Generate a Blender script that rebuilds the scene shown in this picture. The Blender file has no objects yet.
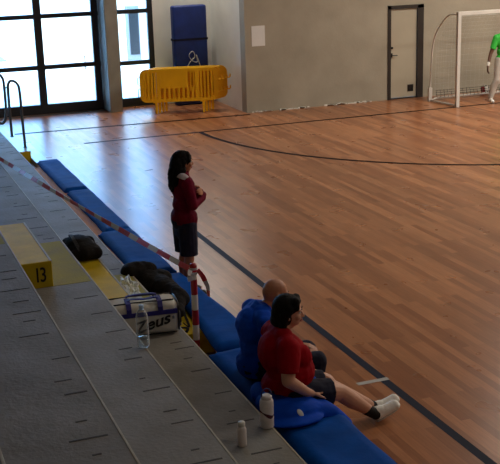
import bpy, bmesh, math, random
from mathutils import Vector, Matrix, Euler, noise
random.seed(7)
scene = bpy.context.scene
COL = scene.collection
PI = math.pi

# ------------------------------------------------------------------ materials
def lin(c):
    c = c / 255.0
    return c / 12.92 if c <= 0.04045 else ((c + 0.055) / 1.055) ** 2.4
def rgb(r, g, b): return (lin(r), lin(g), lin(b), 1.0)

def mat(name, col, rough=0.6, metal=0.0, var=0.0, scale=6.0, bump=0.0, bscale=40.0, spec=0.5, col2=None, stretch=None, coat=0.0):
    m = bpy.data.materials.new(name); m.use_nodes = True
    nt = m.node_tree; n = nt.nodes; l = nt.links
    b = n['Principled BSDF']
    b.inputs['Base Color'].default_value = col
    b.inputs['Roughness'].default_value = rough
    b.inputs['Metallic'].default_value = metal
    b.inputs['Specular IOR Level'].default_value = spec
    b.inputs['Coat Weight'].default_value = coat
    tc = n.new('ShaderNodeTexCoord'); src = tc.outputs['Object']
    if stretch:
        mp = n.new('ShaderNodeMapping'); mp.inputs['Scale'].default_value = stretch
        l.new(src, mp.inputs['Vector']); src = mp.outputs['Vector']
    if var or col2:
        t = n.new('ShaderNodeTexNoise'); t.inputs['Scale'].default_value = scale; t.inputs['Detail'].default_value = 6
        l.new(src, t.inputs['Vector'])
        r = n.new('ShaderNodeValToRGB')
        r.color_ramp.elements[0].position = 0.32; r.color_ramp.elements[1].position = 0.68
        if col2 is None:
            lo = tuple(c * (1 - var) for c in col[:3]) + (1,); hi = tuple(min(1, c * (1 + var)) for c in col[:3]) + (1,)
        else: lo, hi = col, col2
        r.color_ramp.elements[0].color = lo; r.color_ramp.elements[1].color = hi
        l.new(t.outputs['Fac'], r.inputs['Fac']); l.new(r.outputs['Color'], b.inputs['Base Color'])
    if bump:
        t2 = n.new('ShaderNodeTexNoise'); t2.inputs['Scale'].default_value = bscale; t2.inputs['Detail'].default_value = 4
        l.new(src, t2.inputs['Vector'])
        bp = n.new('ShaderNodeBump'); bp.inputs['Strength'].default_value = bump; bp.inputs['Distance'].default_value = 0.02
        l.new(t2.outputs['Fac'], bp.inputs['Height']); l.new(bp.outputs['Normal'], b.inputs['Normal'])
    return m

def parquet():
    m = bpy.data.materials.new('parquet'); m.use_nodes = True
    nt = m.node_tree; n = nt.nodes; l = nt.links; b = n['Principled BSDF']
    tc = n.new('ShaderNodeTexCoord')
    mp = n.new('ShaderNodeMapping'); mp.inputs['Rotation'].default_value = (0, 0, PI / 2)
    l.new(tc.outputs['Object'], mp.inputs['Vector'])
    def brick(w, h, c1, c2, off):
        t = n.new('ShaderNodeTexBrick'); t.offset = off; t.offset_frequency = 2; t.squash = 1.0
        t.inputs['Scale'].default_value = 1.0; t.inputs['Brick Width'].default_value = w; t.inputs['Row Height'].default_value = h
        t.inputs['Mortar Size'].default_value = 0.0; t.inputs['Mortar Smooth'].default_value = 0.2
        t.inputs['Color1'].default_value = c1; t.inputs['Color2'].default_value = c2
        t.inputs['Mortar'].default_value = rgb(112, 72, 46)
        l.new(mp.outputs['Vector'], t.inputs['Vector']); return t
    b1 = brick(1.35, 0.085, rgb(140, 84, 50), rgb(180, 120, 78), 0.37)
    b2 = brick(2.2, 0.17, (0.88, 0.87, 0.86, 1), (1.08, 1.08, 1.08, 1), 0.61)
    mx = n.new('ShaderNodeMix'); mx.data_type = 'RGBA'; mx.blend_type = 'MULTIPLY'; mx.inputs[0].default_value = 1.0
    l.new(b1.outputs['Color'], mx.inputs[6]); l.new(b2.outputs['Color'], mx.inputs[7])
    # grain
    mp2 = n.new('ShaderNodeMapping'); mp2.inputs['Scale'].default_value = (14, 0.8, 1)
    l.new(tc.outputs['Object'], mp2.inputs['Vector'])
    ns = n.new('ShaderNodeTexNoise'); ns.inputs['Scale'].default_value = 4; ns.inputs['Detail'].default_value = 5
    l.new(mp2.outputs['Vector'], ns.inputs['Vector'])
    rp = n.new('ShaderNodeValToRGB'); rp.color_ramp.elements[0].color = (0.82, 0.80, 0.78, 1); rp.color_ramp.elements[1].color = (1.1, 1.1, 1.1, 1)
    rp.color_ramp.elements[0].position = 0.3; rp.color_ramp.elements[1].position = 0.7
    l.new(ns.outputs['Fac'], rp.inputs['Fac'])
    mx2 = n.new('ShaderNodeMix'); mx2.data_type = 'RGBA'; mx2.blend_type = 'MULTIPLY'; mx2.inputs[0].default_value = 1.0
    l.new(mx.outputs[2], mx2.inputs[6]); l.new(rp.outputs['Color'], mx2.inputs[7])
    l.new(mx2.outputs[2], b.inputs['Base Color'])
    # varnish: slightly uneven gloss
    ns2 = n.new('ShaderNodeTexNoise'); ns2.inputs['Scale'].default_value = 2.5; l.new(tc.outputs['Object'], ns2.inputs['Vector'])
    mr = n.new('ShaderNodeMapRange'); mr.inputs['To Min'].default_value = 0.25; mr.inputs['To Max'].default_value = 0.32
    l.new(ns2.outputs['Fac'], mr.inputs['Value']); l.new(mr.outputs['Result'], b.inputs['Roughness'])
    b.inputs['Specular IOR Level'].default_value = 0.55
    return m

def glass_mat():
    m = bpy.data.materials.new('pane_glass'); m.use_nodes = True
    nt = m.node_tree; n = nt.nodes; l = nt.links
    n.remove(n['Principled BSDF'])
    tr = n.new('ShaderNodeBsdfTransparent'); tr.inputs['Color'].default_value = (0.95, 0.98, 0.97, 1)
    gl = n.new('ShaderNodeBsdfGlossy'); gl.inputs['Roughness'].default_value = 0.02
    fr = n.new('ShaderNodeFresnel'); fr.inputs['IOR'].default_value = 1.45
    mx = n.new('ShaderNodeMixShader')
    l.new(fr.outputs['Fac'], mx.inputs['Fac']); l.new(tr.outputs[0], mx.inputs[1]); l.new(gl.outputs[0], mx.inputs[2])
    l.new(mx.outputs[0], n['Material Output'].inputs['Surface'])
    return m

def clear_plastic(name, tint, fac=0.25, rough=0.12):
    m = bpy.data.materials.new(name); m.use_nodes = True
    nt = m.node_tree; n = nt.nodes; l = nt.links
    b = n['Principled BSDF']; b.inputs['Base Color'].default_value = tint; b.inputs['Roughness'].default_value = rough
    tr = n.new('ShaderNodeBsdfTransparent'); tr.inputs['Color'].default_value = (0.92, 0.95, 0.97, 1)
    lw = n.new('ShaderNodeLayerWeight'); lw.inputs['Blend'].default_value = fac
    mx = n.new('ShaderNodeMixShader')
    l.new(lw.outputs['Facing'], mx.inputs['Fac']); l.new(tr.outputs[0], mx.inputs[1]); l.new(b.outputs[0], mx.inputs[2])
    l.new(mx.outputs[0], n['Material Output'].inputs['Surface'])
    return m

M = dict(
    parquet=parquet(), glass=glass_mat(),
    wall=mat('concrete_wall', rgb(150, 143, 126), 0.75, var=0.10, scale=1.3, bump=0.15, bscale=25, col2=rgb(166, 158, 140)),
    plaster=mat('pale_plaster', rgb(228, 226, 216), 0.7, var=0.05, scale=2, bump=0.05),
    ceiling=mat('ceiling_paint', rgb(150, 148, 142), 0.85, var=0.04),
    column=mat('column_concrete', rgb(150, 146, 134), 0.7, var=0.1, scale=3, bump=0.15),
    frame=mat('dark_frame_metal', rgb(42, 46, 50), 0.4, metal=0.3, var=0.1),
    doorframe=mat('dark_door_frame', rgb(40, 33, 28), 0.5, var=0.15),
    doorleaf=mat('door_paint', rgb(172, 164, 144), 0.45, var=0.04, scale=2),
    black=mat('black_plastic', rgb(18, 18, 19), 0.4, var=0.1),
    tread=mat('bleacher_concrete', rgb(114, 109, 99), 0.68, scale=2.2, bump=0.25, bscale=30, col2=rgb(134, 132, 126)),
    joint=mat('joint_dark', rgb(62, 60, 56), 0.8, var=0.2),
    nosing=mat('nosing_edge', rgb(170, 164, 144), 0.6, var=0.15, scale=9),
    yellow=mat('yellow_paint', rgb(200, 172, 30), 0.6, spec=0.2, var=0.12, scale=5, bump=0.08),
    yellowflat=mat('worn_yellow_paint', rgb(158, 148, 58), 0.75, spec=0.2, scale=4, bump=0.15, col2=rgb(140, 134, 74)),
    stencil=mat('stencil_black', rgb(20, 17, 12), 0.6, var=0.1),
    pale=mat('pale_step_and_glare', rgb(150, 152, 150), 0.3, var=0.08),  # low step concrete; also paints window reflection on the far block top
    navyline=mat('navy_line_paint', rgb(24, 30, 48), 0.6, spec=0.1, var=0.08),
    darkline=mat('dark_line_paint', rgb(30, 16, 14), 0.6, spec=0.06, var=0.1),
    tape=mat('white_floor_tape', rgb(178, 174, 166), 0.5, var=0.06),
    steel=mat('rail_steel', rgb(92, 100, 104), 0.35, metal=0.8, var=0.1),
    barrier=mat('barrier_yellow_plastic', rgb(250, 188, 12), 0.4, var=0.06, scale=3),
    barrier2=mat('barrier_amber_plastic', rgb(218, 146, 10), 0.42, var=0.06, scale=3),
    matblue=mat('blue_vinyl', rgb(2, 72, 156), 0.7, spec=0.06, var=0.15, scale=5, bump=0.3, bscale=9),
    matdark=mat('dark_blue_vinyl', rgb(12, 42, 112), 0.5, var=0.2, scale=4, bump=0.2, bscale=8),
    wood=mat('bench_wood', rgb(184, 118, 54), 0.75, spec=0.2, var=0.2, scale=3, stretch=(8, 1, 8)),
    woodpale=mat('bench_pale_wood', rgb(178, 140, 78), 0.45, var=0.15, scale=3, stretch=(8, 1, 8)),
    white=mat('white_paint', rgb(214, 212, 204), 0.4, var=0.04),
    net=mat('net_cord', rgb(186, 184, 176), 0.8, var=0.1),
    netdark=mat('dark_net_cord', rgb(40, 38, 36), 0.85, var=0.1),
    red=mat('red_paint', rgb(156, 18, 28), 0.4, var=0.08),
    tapered=mat('red_tape_film', rgb(196, 24, 44), 0.35, var=0.08),
    tapewhite=mat('white_tape_film', rgb(200, 198, 198), 0.35, var=0.05),
    bagwhite=mat('bag_white_canvas', rgb(206, 203, 192), 0.65, var=0.06, bump=0.3, bscale=14),
    bagblue=mat('bag_blue_webbing', rgb(34, 30, 120), 0.6, var=0.1, bump=0.2, bscale=120),
    blackcloth=mat('black_cloth', rgb(22, 19, 18), 0.9, var=0.2, bump=0.4, bscale=22, spec=0.2),
    blacknylon=mat('black_nylon', rgb(20, 20, 22), 0.6, var=0.2, bump=0.3, bscale=60, spec=0.3),
    clear=clear_plastic('clear_bottle_plastic', (0.75, 0.8, 0.84, 1), 0.32),
    film=clear_plastic('crumpled_clear_film', (0.85, 0.87, 0.86, 1), 0.45, 0.2),
    water=clear_plastic('bottle_water', (0.55, 0.62, 0.66, 1), 0.2, 0.05),
    capblue=mat('pale_blue_cap', rgb(176, 208, 244), 0.35, var=0.04),
    lidblue=mat('dark_blue_lid', rgb(20, 36, 104), 0.4, var=0.1),
    bottlewhite=mat('white_bottle_plastic', rgb(216, 210, 208), 0.4, var=0.05),
    maroonprint=mat('maroon_print', rgb(72, 22, 38), 0.5, var=0.1),
    skin=mat('light_skin', rgb(205, 152, 124), 0.5, var=0.05, scale=12),
    skin2=mat('tan_skin', rgb(176, 120, 90), 0.5, var=0.05, scale=12),
    skin3=mat('dark_skin', rgb(98, 66, 50), 0.5, var=0.06, scale=12),
    hair=mat('black_hair', rgb(12, 10, 10), 0.6, var=0.4, scale=5, bump=0.5, bscale=30, stretch=(6, 6, 1), spec=0.12),
    hair2=mat('dark_brown_hair', rgb(30, 22, 20), 0.5, var=0.4, scale=5, bump=0.5, bscale=30, stretch=(6, 6, 1), spec=0.3),
    maroon=mat('maroon_jersey', rgb(98, 8, 38), 0.8, var=0.12, scale=7, bump=0.3, bscale=12, spec=0.08),
    greycloth=mat('pale_grey_cloth', rgb(170, 160, 166), 0.75, var=0.08, bump=0.3, bscale=14),
    navy=mat('navy_cloth', rgb(30, 32, 52), 0.8, var=0.15, bump=0.4, bscale=12, spec=0.2),
    crimson=mat('crimson_jersey', rgb(144, 6, 22), 0.8, var=0.12, scale=7, bump=0.3, bscale=10, spec=0.08),
    royal=mat('royal_blue_cloth', rgb(4, 70, 190), 0.7, var=0.15, scale=7, bump=0.4, bscale=9, spec=0.1),
    sock=mat('black_sock', rgb(16, 16, 18), 0.85, var=0.2, bump=0.2, bscale=60),
    shoe=mat('white_shoe', rgb(242, 240, 233), 0.5, var=0.08, scale=14, bump=0.2, bscale=30),
    sole=mat('shoe_sole', rgb(190, 186, 178), 0.6, var=0.05),
    green=mat('green_jersey', rgb(50, 186, 62), 0.7, var=0.08, bump=0.3, bscale=12),
    greytrouser=mat('pale_grey_trousers', rgb(190, 184, 174), 0.75, var=0.06, bump=0.4, bscale=10),
    eyewhite=mat('eye_white', rgb(220, 214, 208), 0.3, var=0.02), iris=mat('eye_dark', rgb(30, 20, 16), 0.2, var=0.1),
    lip=mat('lip_skin', rgb(160, 84, 80), 0.5, var=0.05), lip3=mat('dark_lip_skin', rgb(80, 46, 42), 0.5, var=0.05),
    paper=mat('white_paper', rgb(222, 222, 218), 0.7, var=0.02),
    ball=mat('ball_white', rgb(226, 222, 216), 0.45, var=0.04),
    pavement=mat('outdoor_pavement', rgb(232, 222, 206), 0.85, scale=0.6, col2=rgb(222, 212, 196)),
    outwall=mat('outdoor_render', rgb(232, 222, 202), 0.8, var=0.05, scale=0.8),
    cabinet=mat('cabinet_grey', rgb(120, 128, 134), 0.5, var=0.06),
    grass=mat('outdoor_lawn', rgb(120, 150, 96), 0.9, var=0.2, scale=4),
    grate=mat('drain_grate', rgb(120, 124, 126), 0.4, metal=0.6, var=0.1),
)

# ------------------------------------------------------------------ helpers
def T(x=0, y=0, z=0, rx=0, ry=0, rz=0):
    return Matrix.Translation((x, y, z)) @ Euler((rx, ry, rz)).to_matrix().to_4x4()

def mesh_obj(name, bm, mats, parent=None, smooth=False, kind=None):
    me = bpy.data.meshes.new(name); bm.normal_update(); bm.to_mesh(me); bm.free()
    if not isinstance(mats, (list, tuple)): mats = [mats]
    for m in mats: me.materials.append(m)
    if smooth: me.polygons.foreach_set('use_smooth', [True] * len(me.polygons))
    o = bpy.data.objects.new(name, me); COL.objects.link(o)
    if parent: o.parent = parent
    if kind: o['kind'] = kind
    return o

def tag(o, label, cat, group=None):
    o['label'] = label; o['category'] = cat
    if group: o['group'] = group
    return o
def thing(name, label, cat, loc=(0, 0, 0), rz=0, group=None):
    o = bpy.data.objects.new(name, None); COL.objects.link(o); o.empty_display_size = 0.1
    o.location = loc; o.rotation_euler = (0, 0, rz)
    return tag(o, label, cat, group)

def box(bm, x0, x1, y0, y1, z0, z1, mi=0, bev=0.0, mtx=None, seg=2):
    r = bmesh.ops.create_cube(bm, size=1.0)
    vs = r['verts']
    for v in vs: v.co = Vector(((x0 + x1) / 2 + v.co.x * (x1 - x0), (y0 + y1) / 2 + v.co.y * (y1 - y0), (z0 + z1) / 2 + v.co.z * (z1 - z0)))
    fs = {f for v in vs for f in v.link_faces}
    if bev:
        es = list({e for v in vs for e in v.link_edges})
        rr = bmesh.ops.bevel(bm, geom=es, offset=bev, segments=seg, affect='EDGES', profile=0.5)
        fs |= set(rr['faces']); vs = list({v for f in fs if f.is_valid for v in f.verts})
    for f in fs:
        if f.is_valid: f.material_index = mi
    if mtx: bmesh.ops.transform(bm, matrix=mtx, verts=[v for v in vs if v.is_valid])
    return bm

def catmull(pts, n=6, closed=False):
    pts = [Vector(p) for p in pts]; out = []
    N = len(pts)
    for i in range(N if closed else N - 1):
        if closed: p0, p1, p2, p3 = pts[i - 1], pts[i], pts[(i + 1) % N], pts[(i + 2) % N]
        else: p0, p1, p2, p3 = pts[max(i - 1, 0)], pts[i], pts[i + 1], pts[min(i + 2, N - 1)]
        for k in range(n):
            t = k / n
            out.append(0.5 * ((2 * p1) + (p2 - p0) * t + (2 * p0 - 5 * p1 + 4 * p2 - p3) * t * t + (3 * p1 - p0 - 3 * p2 + p3) * t ** 3))
    if not closed: out.append(pts[-1])
    return out

def tube(bm, pts, r, seg=8, closed=False, mi=0, prof=None):
    """sweep a round (or given) profile along a polyline"""
    pts = [Vector(p) for p in pts]; N = len(pts)
    if prof is None: prof = [(math.cos(2 * PI * k / seg), math.sin(2 * PI * k / seg)) for k in range(seg)]
    rings = []; prev_u = None
    for i, p in enumerate(pts):
        if closed: d = pts[(i + 1) % N] - pts[i - 1]
        else: d = pts[min(i + 1, N - 1)] - pts[max(i - 1, 0)]
        d.normalize()
        if prev_u is None:
            a = Vector((0, 0, 1)) if abs(d.z) < 0.9 else Vector((0, 1, 0))
            u = (a - d * a.dot(d)).normalized()
        else:
            u = prev_u - d * prev_u.dot(d)
            u = u.normalized() if u.length > 1e-6 else prev_u
        prev_u = u; v = d.cross(u)
        rr = r(i / (N - 1)) if callable(r) else r
        rings.append([bm.verts.new(p + (u * a + v * b) * rr) for a, b in prof])
    K = len(prof)
    for i in range(N if closed else N - 1):
        A, B = rings[i], rings[(i + 1) % N]
        for k in range(K):
            f = bm.faces.new((A[k], A[(k + 1) % K], B[(k + 1) % K], B[k])); f.material_index = mi
    if not closed:
        f = bm.faces.new(list(reversed(rings[0]))); f.material_index = mi
        f = bm.faces.new(rings[-1]); f.material_index = mi
    return bm

def lathe(bm, prof, seg=24, mis=None, mtx=None):
    """prof: list of (r,z)"""
    rings = []
    allv = []
    for r, z in prof:
        ring = [bm.verts.new((r * math.cos(2 * PI * k / seg), r * math.sin(2 * PI * k / seg), z)) for k in range(seg)]
        rings.append(ring); allv += ring
    for i in range(len(prof) - 1):
        for k in range(seg):
            f = bm.faces.new((rings[i][k], rings[i][(k + 1) % seg], rings[i + 1][(k + 1) % seg], rings[i + 1][k]))
            if mis: f.material_index = mis[i]
    bm.faces.new(list(reversed(rings[0]))).material_index = mis[0] if mis else 0
    bm.faces.new(rings[-1]).material_index = mis[-1] if mis else 0
    if mtx: bmesh.ops.transform(bm, matrix=mtx, verts=allv)
    return bm

def ball(bm, c, r, rot=None, seg=16):
    if not isinstance(r, (tuple, list)): r = (r, r, r)
    m = Matrix.Translation(c)
    if rot: m = m @ Euler(rot).to_matrix().to_4x4()
    m = m @ Matrix.Diagonal((r[0], r[1], r[2], 1))
    bmesh.ops.create_uvsphere(bm, u_segments=seg, v_segments=max(8, seg // 2 + 2), radius=1.0, matrix=m)
def cone(bm, p0, r0, p1, r1, seg=16):
    p0, p1 = Vector(p0), Vector(p1); d = p1 - p0
    q = d.to_track_quat('Z', 'Y').to_matrix().to_4x4()
    bmesh.ops.create_cone(bm, cap_ends=True, cap_tris=False, segments=seg, radius1=r0, radius2=r1, depth=d.length, matrix=Matrix.Translation((p0 + p1) / 2) @ q)

def prims_bm(prims, inflate=0.0):
    bm = bmesh.new()
    for p in prims:
        k = p[0]
        if k == 'e':
            r = p[2] if isinstance(p[2], (tuple, list)) else (p[2],) * 3
            ball(bm, p[1], tuple(a + inflate for a in r), p[3] if len(p) > 3 else None)
        elif k == 'c':                       # capsule
            cone(bm, p[1], p[2] + inflate, p[3], p[4] + inflate); ball(bm, p[1], p[2] + inflate); ball(bm, p[3], p[4] + inflate)
        elif k == 'f':                       # flat far end (a hem)
            cone(bm, p[1], p[2] + inflate, p[3], p[4] + inflate); ball(bm, p[1], p[2] + inflate)
        elif k == 'b':
            box(bm, *p[1])
    return bm

def blob(name, prims, m, parent=None, voxel=0.006, inflate=0.0, smooth=4, cuts=(), wrinkle=0.0, wscale=9.0, subtract=None):
    """union of shapes remeshed into ONE continuous surface"""
    bm = prims_bm(prims, inflate)
    me = bpy.data.meshes.new('tmp'); bm.to_mesh(me); bm.free()
    o = bpy.data.objects.new('tmp', me); COL.objects.link(o)
    md = o.modifiers.new('r', 'REMESH'); md.mode = 'VOXEL'; md.voxel_size = voxel
    if smooth:
        s = o.modifiers.new('s', 'SMOOTH'); s.factor = 0.5; s.iterations = smooth
    dg = bpy.context.evaluated_depsgraph_get(); dg.update()
    new = bpy.data.meshes.new_from_object(o.evaluated_get(dg))
    bpy.data.objects.remove(o); bpy.data.meshes.remove(me)
    bm = bmesh.new(); bm.from_mesh(new); bpy.data.meshes.remove(new)
    if wrinkle:
        bm.normal_update()
        for v in bm.verts:
            v.co += v.normal * wrinkle * (noise.noise(v.co * wscale) + 0.5 * noise.noise(v.co * wscale * 2.3))
    for co, no in cuts:                      # keep the side the normal points to
        r = bmesh.ops.bisect_plane(bm, geom=bm.verts[:] + bm.edges[:] + bm.faces[:], plane_co=co, plane_no=no, clear_inner=True)
        es = [e for e in r['geom_cut'] if isinstance(e, bmesh.types.BMEdge)]
        bmesh.ops.holes_fill(bm, edges=es, sides=0)
    for f in bm.faces: f.material_index = 0
    return mesh_obj(name, bm, m, parent, smooth=True)

def text_bm(s, size, mtx, shear=0.0, extrude=0.001, offset=0.0):
    cu = bpy.data.curves.new('t', 'FONT'); cu.body = s; cu.size = size; cu.shear = shear; cu.extrude = extrude; cu.offset = offset
    cu.align_x = 'CENTER'; cu.align_y = 'CENTER'
    o = bpy.data.objects.new('t', cu); COL.objects.link(o)
    dg = bpy.context.evaluated_depsgraph_get(); dg.update()
    me = bpy.data.meshes.new_from_object(o.evaluated_get(dg))
    bpy.data.objects.remove(o)
    bm = bmesh.new(); bm.from_mesh(me); bpy.data.meshes.remove(me)
    bmesh.ops.transform(bm, matrix=mtx, verts=bm.verts[:])
    return bm

# ------------------------------------------------------------------ camera (solved from the court lines: goal post foot = origin, goal line = x axis)
CX, CY, CZ, YAW, PITCH, ROLL, FPX = -12.6009586, -20.3694965, 3.90864606, 0.357368923, 0.275417091, -0.0312229743, 1065.80211
fw0 = Vector((math.sin(YAW), math.cos(YAW), 0)); rt0 = Vector((math.cos(YAW), -math.sin(YAW), 0)); up0 = Vector((0, 0, 1))
fw = fw0 * math.cos(PITCH) - up0 * math.sin(PITCH); up = up0 * math.cos(PITCH) + fw0 * math.sin(PITCH)
rr = rt0 * math.cos(ROLL) + up * math.sin(ROLL); uu = up * math.cos(ROLL) - rt0 * math.sin(ROLL)
cam = bpy.data.cameras.new('camera'); camo = bpy.data.objects.new('camera', cam); COL.objects.link(camo)
cam.sensor_fit = 'HORIZONTAL'; cam.sensor_width = 36; cam.lens = FPX / 500 * 36; cam.clip_end = 200
camo.matrix_world = Matrix(((rr.x, uu.x, -fw.x, CX), (rr.y, uu.y, -fw.y, CY), (rr.z, uu.z, -fw.z, CZ), (0, 0, 0, 1)))
scene.camera = camo

# ------------------------------------------------------------------ room
ZC = 7.0
bm = bmesh.new(); box(bm, -15, 14, -24, 4.3, -0.2, 0.0)
floor = mesh_obj('floor', bm, M['parquet'], kind='structure')
def strip(name, pts, w, m, z=0.0015):
    """flat painted line following a polyline on the floor"""
    bm = bmesh.new(); pts = [Vector((p[0], p[1], 0)) for p in pts]; N = len(pts); L = []
    for i, p in enumerate(pts):
        d = (pts[min(i + 1, N - 1)] - pts[max(i - 1, 0)]).normalized(); nrm = Vector((-d.y, d.x, 0))
        L.append((bm.verts.new(p + nrm * w / 2 + Vector((0, 0, z))), bm.verts.new(p - nrm * w / 2 + Vector((0, 0, z)))))
    for i in range(N - 1): bm.faces.new((L[i][1], L[i + 1][1], L[i + 1][0], L[i][0]))
    o = mesh_obj(name, bm, m, floor); return o
strip('sideline', [(-8.43, -24), (-8.43, -6.9)], 0.085, M['navyline']).__setitem__('label', 'broad navy sideline')
strip('goal_line', [(-8.4, 0.02), (13, 0.02)], 0.10, M['darkline'], 0.0012)
arc = [(13, -6), (3, -6)] + [(6 * math.sin(-a) , -6 * math.cos(a)) for a in [PI / 2 * k / 40 for k in range(41)]]
strip('goal_area_arc', arc, 0.10, M['darkline'], 0.0018)
strip('floor_joint', [(-9.6, 1.75), (-4.34, 1.5)], 0.13, M['darkline'], 0.0012)
strip('tape_mark', [(-8.69, -12.5), (-8.38, -12.5)], 0.06, M['tape'], 0.0025).__setitem__('label', 'short white tape mark across the sideline')
strip('scuff_mark', [(-8.0, -3.0), (-7.85, -2.95)], 0.05, M['darkline'], 0.0012)

bm = bmesh.new(); box(bm, -15, 14, -24, 4.3, ZC, ZC + 0.2); mesh_obj('ceiling', bm, M['ceiling'], kind='structure')
bm = bmesh.new(); box(bm, -15.2, -15, -24, 4.3, 0, ZC); mesh_obj('wall_left', bm, M['wall'], kind='structure')
bm = bmesh.new(); box(bm, 14, 14.2, -24, 4.3, 0, ZC); mesh_obj('wall_right', bm, M['wall'], kind='structure')
bm = bmesh.new(); box(bm, -15, 14, -24.2, -24, 0, ZC); mesh_obj('wall_front', bm, M['wall'], kind='structure')
# far wall behind the goal, with the doorway left open
WY = 1.70
DX0, DX1, DH = -0.83, 0.10, 2.16
bm = bmesh.new()
box(bm, -4.34, DX0, WY, WY + 0.3, 0, ZC); box(bm, DX1, 14, WY, WY + 0.3, 0, ZC); box(bm, DX0, DX1, WY, WY + 0.3, DH, ZC)
bmesh.ops.remove_doubles(bm, verts=bm.verts[:], dist=1e-4)
mesh_obj('wall_back', bm, M['wall'], kind='structure')
bm = bmesh.new(); box(bm, -4.34, -4.04, WY + 0.3, 4.15, 0, ZC); mesh_obj('wall_recess', bm, M['plaster'], kind='structure')
bm = bmesh.new()
box(bm, -5.75, -4.34, 4.0, 4.3, 0, ZC)            # closed bay beside the glass door
mesh_obj('wall_bay', bm, M['plaster'], kind='structure')
bm = bmesh.new(); box(bm, -15, -4.34, 4.0, 4.3, 4.4, ZC); mesh_obj('wall_lintel', bm, M['wall'], kind='structure')
bm = bmesh.new(); box(bm, -7.03, -6.74, 3.4, 4.3, 0, ZC, bev=0.012); mesh_obj('wall_column', bm, M['column'], kind='structure')
# ragged plaster foot along the far wall
bm = bmesh.new()
for k in range(40):
    x = random.uniform(-4.3, -0.95); h = random.uniform(0.01, 0.035)
    box(bm, x, x + random.uniform(0.03, 0.16), WY - 0.012, WY + 0.02, 0, h)
mesh_obj('baseboard_back', bm, M['plaster'], kind='structure')

# glazed wall: outer frame, mullions, transoms, panes
def glazing(name, x0, x1, xs, zs, y=4.02, fwid=0.09, z1=4.4, bottom=0.22, dep=0.09):
    bm = bmesh.new()
    box(bm, x0, x1, y, y + dep, 0.0, bottom); box(bm, x0, x1, y, y + dep, z1 - 0.1, z1)
    for x, w in xs: box(bm, x - w / 2, x + w / 2, y - 0.01, y + dep, 0.0, z1)
    for z in zs: box(bm, x0, x1, y, y + dep, z - 0.05, z + 0.05)
    o = mesh_obj(name, bm, M['frame'], kind='structure')
    X = [x for x, w in xs]; Z = [bottom] + list(zs) + [z1]
    for i in range(len(X) - 1):
        for j in range(len(Z) - 1):
            b2 = bmesh.new(); box(b2, X[i] + 0.03, X[i + 1] - 0.03, y + 0.035, y + 0.043, Z[j] + 0.0, Z[j + 1])
            mesh_obj('pane', b2, M['glass'], o)
    return o
g1 = glazing('window_1', -14.98, -7.03, [(-14.9, .16), (-13.55, .15), (-12.28, .15), (-11.0, .15), (-9.72, .15), (-8.42, .17), (-7.12, .15)], [1.06, 2.2, 3.3])
g2 = glazing('door_1', -6.74, -5.75, [(-6.66, .16), (-5.81, .13)], [1.02, 2.2, 3.3], bottom=0.2)
bm = bmesh.new(); tube(bm, [(-7.42, 4.0, 0.95), (-7.42, 3.96, 0.97), (-7.42, 3.96, 1.25), (-7.42, 4.0, 1.27)], 0.012); mesh_obj('push_handle', bm, M['frame'], g1)
bm = bmesh.new()
box(bm, -15, -7.05, 3.78, 3.92, 0.0, 0.004)
for k in range(160): box(bm, -15 + k * 0.05, -15 + k * 0.05 + 0.02, 3.79, 3.91, 0.004, 0.008)
mesh_obj('trim_1', bm, M['grate'], kind='structure')

# the plain door in the far wall
bm = bmesh.new()
box(bm, DX0, DX0 + 0.08, WY - 0.02, WY + 0.12, 0, DH); box(bm, DX1 - 0.16, DX1, WY - 0.02, WY + 0.12, 0, DH); box(bm, DX0, DX1, WY - 0.02, WY + 0.12, DH - 0.08, DH)
box(bm, DX0, DX1, WY + 0.0, WY + 0.12, 0, 0.03)
d2 = mesh_obj('door_2', bm, M['doorframe'], kind='structure')
bm = bmesh.new(); box(bm, DX0 + 0.085, DX1 - 0.165, WY + 0.02, WY + 0.06, 0.035, DH - 0.085, bev=0.004); mesh_obj('door_leaf', bm, M['doorleaf'], d2)
bm = bmesh.new(); box(bm, -0.29, -0.14, WY + 0.005, WY + 0.03, 0.16, 0.32, bev=0.004)
for k in range(5): box(bm, -0.28, -0.15, WY - 0.003, WY + 0.01, 0.175 + k * 0.028, 0.188 + k * 0.028)
mesh_obj('vent_grille', bm, M['black'], d2)
bm = bmesh.new(); box(bm, -0.735, -0.695, WY + 0.005, WY + 0.03, 0.98, 1.08, bev=0.004); tube(bm, [(-0.715, WY + 0.02, 1.03), (-0.715, WY - 0.04, 1.03), (-0.60, WY - 0.045, 1.03)], 0.012); mesh_obj('door_handle', bm, M['black'], d2)
bm = bmesh.new(); lathe(bm, [(0.028, 0), (0.028, 0.03), (0.018, 0.04)], 12, mtx=T(-0.715, WY + 0.02, 1.2, rx=PI / 2)); mesh_obj('door_lock', bm, M['black'], d2)

# paper notice on the far wall
bm = bmesh.new(); box(bm, -4.18, -3.87, WY - 0.006, WY + 0.0, 1.46, 1.9)
tag(mesh_obj('paper_notice', bm, M['paper']), 'blank white paper notice on the far wall near the corner', 'notice')

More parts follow.
